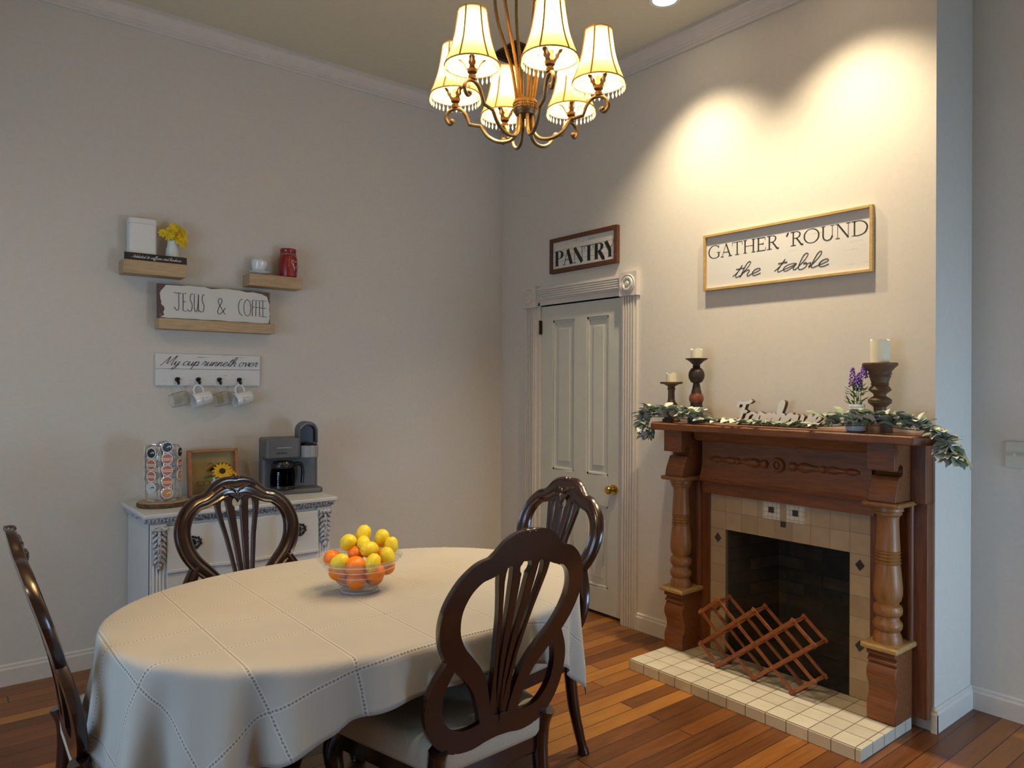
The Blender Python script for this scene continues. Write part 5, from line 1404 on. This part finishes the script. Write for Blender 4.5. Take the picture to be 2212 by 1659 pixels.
# cut-out word on the mantel
t = thing('word_sign', 'white cut-out Farmhouse word with dark brown edges standing behind the garland', 'sign', (3.296, 1.985, MZ), -PI / 2)
script_text(t, 'Farmhouse', -.235, .225, .012, .052, .012, .019, .0, M['holder'], slant=.22, name='letter_body', thick=.026)
script_text(t, 'Farmhouse', -.235, .225, .012, .052, .012, .019, -.0262, M['whitepaint'], slant=.22, name='letter_face', thick=.0015)
MB().box(-.23, .20, -.020, -.006, 0, .006).build('foot_strip', M['holder'], t, smooth=0)
# words on the shadow box glass and the coffee machine
M['olive'] = mat('olive_ink', (.10, .075, .02, 1), .6)
serif_text(sbx, 'COFFEE', -.098, .098, .058, .024, .0052, .0018, -.0405, M['olive'])
stroke = MB(); stroke_mesh(stroke, cat_rom([(-.035, .168), (-.02, .180), (-.005, .172), (-.008, .158), (-.03, .150)], 5), lambda a, c, f: .003, -.0415, -.0405); stroke.build('mug_drawing', M['olive'], sbx, smooth=0)
km = [o for o in bpy.data.objects if o.name == 'coffee_machine'][0]
mono_text(km, [('K', -.100), ('E', -.090), ('U', -.080), ('R', -.069), ('I', -.058), ('G', -.053)], .232, .0075, .011, .0012, -.0948, M['black'])

# ------------------------------------------------------------------ light
def area(name, loc, rot, sx, sy, power, col):
    l = bpy.data.lights.new(name, 'AREA'); l.shape = 'RECTANGLE'; l.size = sx; l.size_y = sy; l.energy = power; l.color = col
    o = bpy.data.objects.new(name, l); COL.objects.link(o); o.location = loc; o.rotation_euler = rot
    o['kind'] = 'helper'; return o
DAY = (.46, .72, 1.0)
area('window_daylight', (XL - .08, (WY0 + WY1) / 2, (WZ0 + WZ1) / 2), (0, -PI / 2, 0), WZ1 - WZ0 - .1, WY1 - WY0 - .1, 36, DAY)
area('window_daylight', ((VX0 + VX1) / 2, YR - .08, (VZ0 + VZ1) / 2), (PI / 2, 0, 0), VX1 - VX0 - .1, VZ1 - VZ0 - .1, 50, DAY)
for k in range(6):
    a = math.radians(8 + 60 * k)
    l = bpy.data.lights.new('bulb_light', 'POINT'); l.energy = 32; l.color = (1, .68, .33); l.shadow_soft_size = .018
    o = bpy.data.objects.new('bulb_light', l); COL.objects.link(o); o.location = (CC[0] + RC * math.cos(a), CC[1] + RC * math.sin(a), 2.462); o['kind'] = 'helper'
for x, y, e, sp_ in ((2.96, 2.44, 180, 100), (2.96, 1.615, 180, 100), (-.6, 2.3, 66, 155), (.55, .35, 45, 110)):  # last two: unseen lamps added to lift the left wall and chair seat
    l = bpy.data.lights.new('downlight_or_fill', 'SPOT'); l.energy = e; l.color = (1, .82, .54); l.spot_size = math.radians(sp_); l.spot_blend = 1.0; l.shadow_soft_size = .03
    o = bpy.data.objects.new('downlight_or_fill', l); COL.objects.link(o); o.location = (x, y, ZC - .02); o['kind'] = 'helper'
w = bpy.data.worlds.new('sky'); bpy.context.scene.world = w; w.use_nodes = True
w.node_tree.nodes['Background'].inputs[0].default_value = (.55, .72, 1.0, 1); w.node_tree.nodes['Background'].inputs[1].default_value = .6

# ------------------------------------------------------------------ camera
cam = bpy.data.cameras.new('camera'); co = bpy.data.objects.new('camera', cam); COL.objects.link(co)
cam.sensor_width = 36.0; cam.lens = 1573.5 / 2212 * 36.0; cam.clip_start = .05
yw, pt, rl = .6767, .0021, .0045
fwd = Vector((math.sin(yw) * math.cos(pt), math.cos(yw) * math.cos(pt), math.sin(pt)))
rt0 = Vector((math.cos(yw), -math.sin(yw), 0)); up0 = rt0.cross(fwd)
rgt = rt0 * math.cos(rl) + up0 * math.sin(rl); upv = -rt0 * math.sin(rl) + up0 * math.cos(rl)
mw = Matrix((rgt, upv, -fwd)).transposed().to_4x4(); mw.translation = Vector((0, 0, 1.47))
co.matrix_world = mw
sc = bpy.context.scene; sc.camera = co
sc.view_settings.view_transform = 'Standard'; sc.view_settings.look = 'None'; sc.view_settings.gamma = 1.0; sc.view_settings.use_curve_mapping = False
sc.view_settings.exposure = 0.0
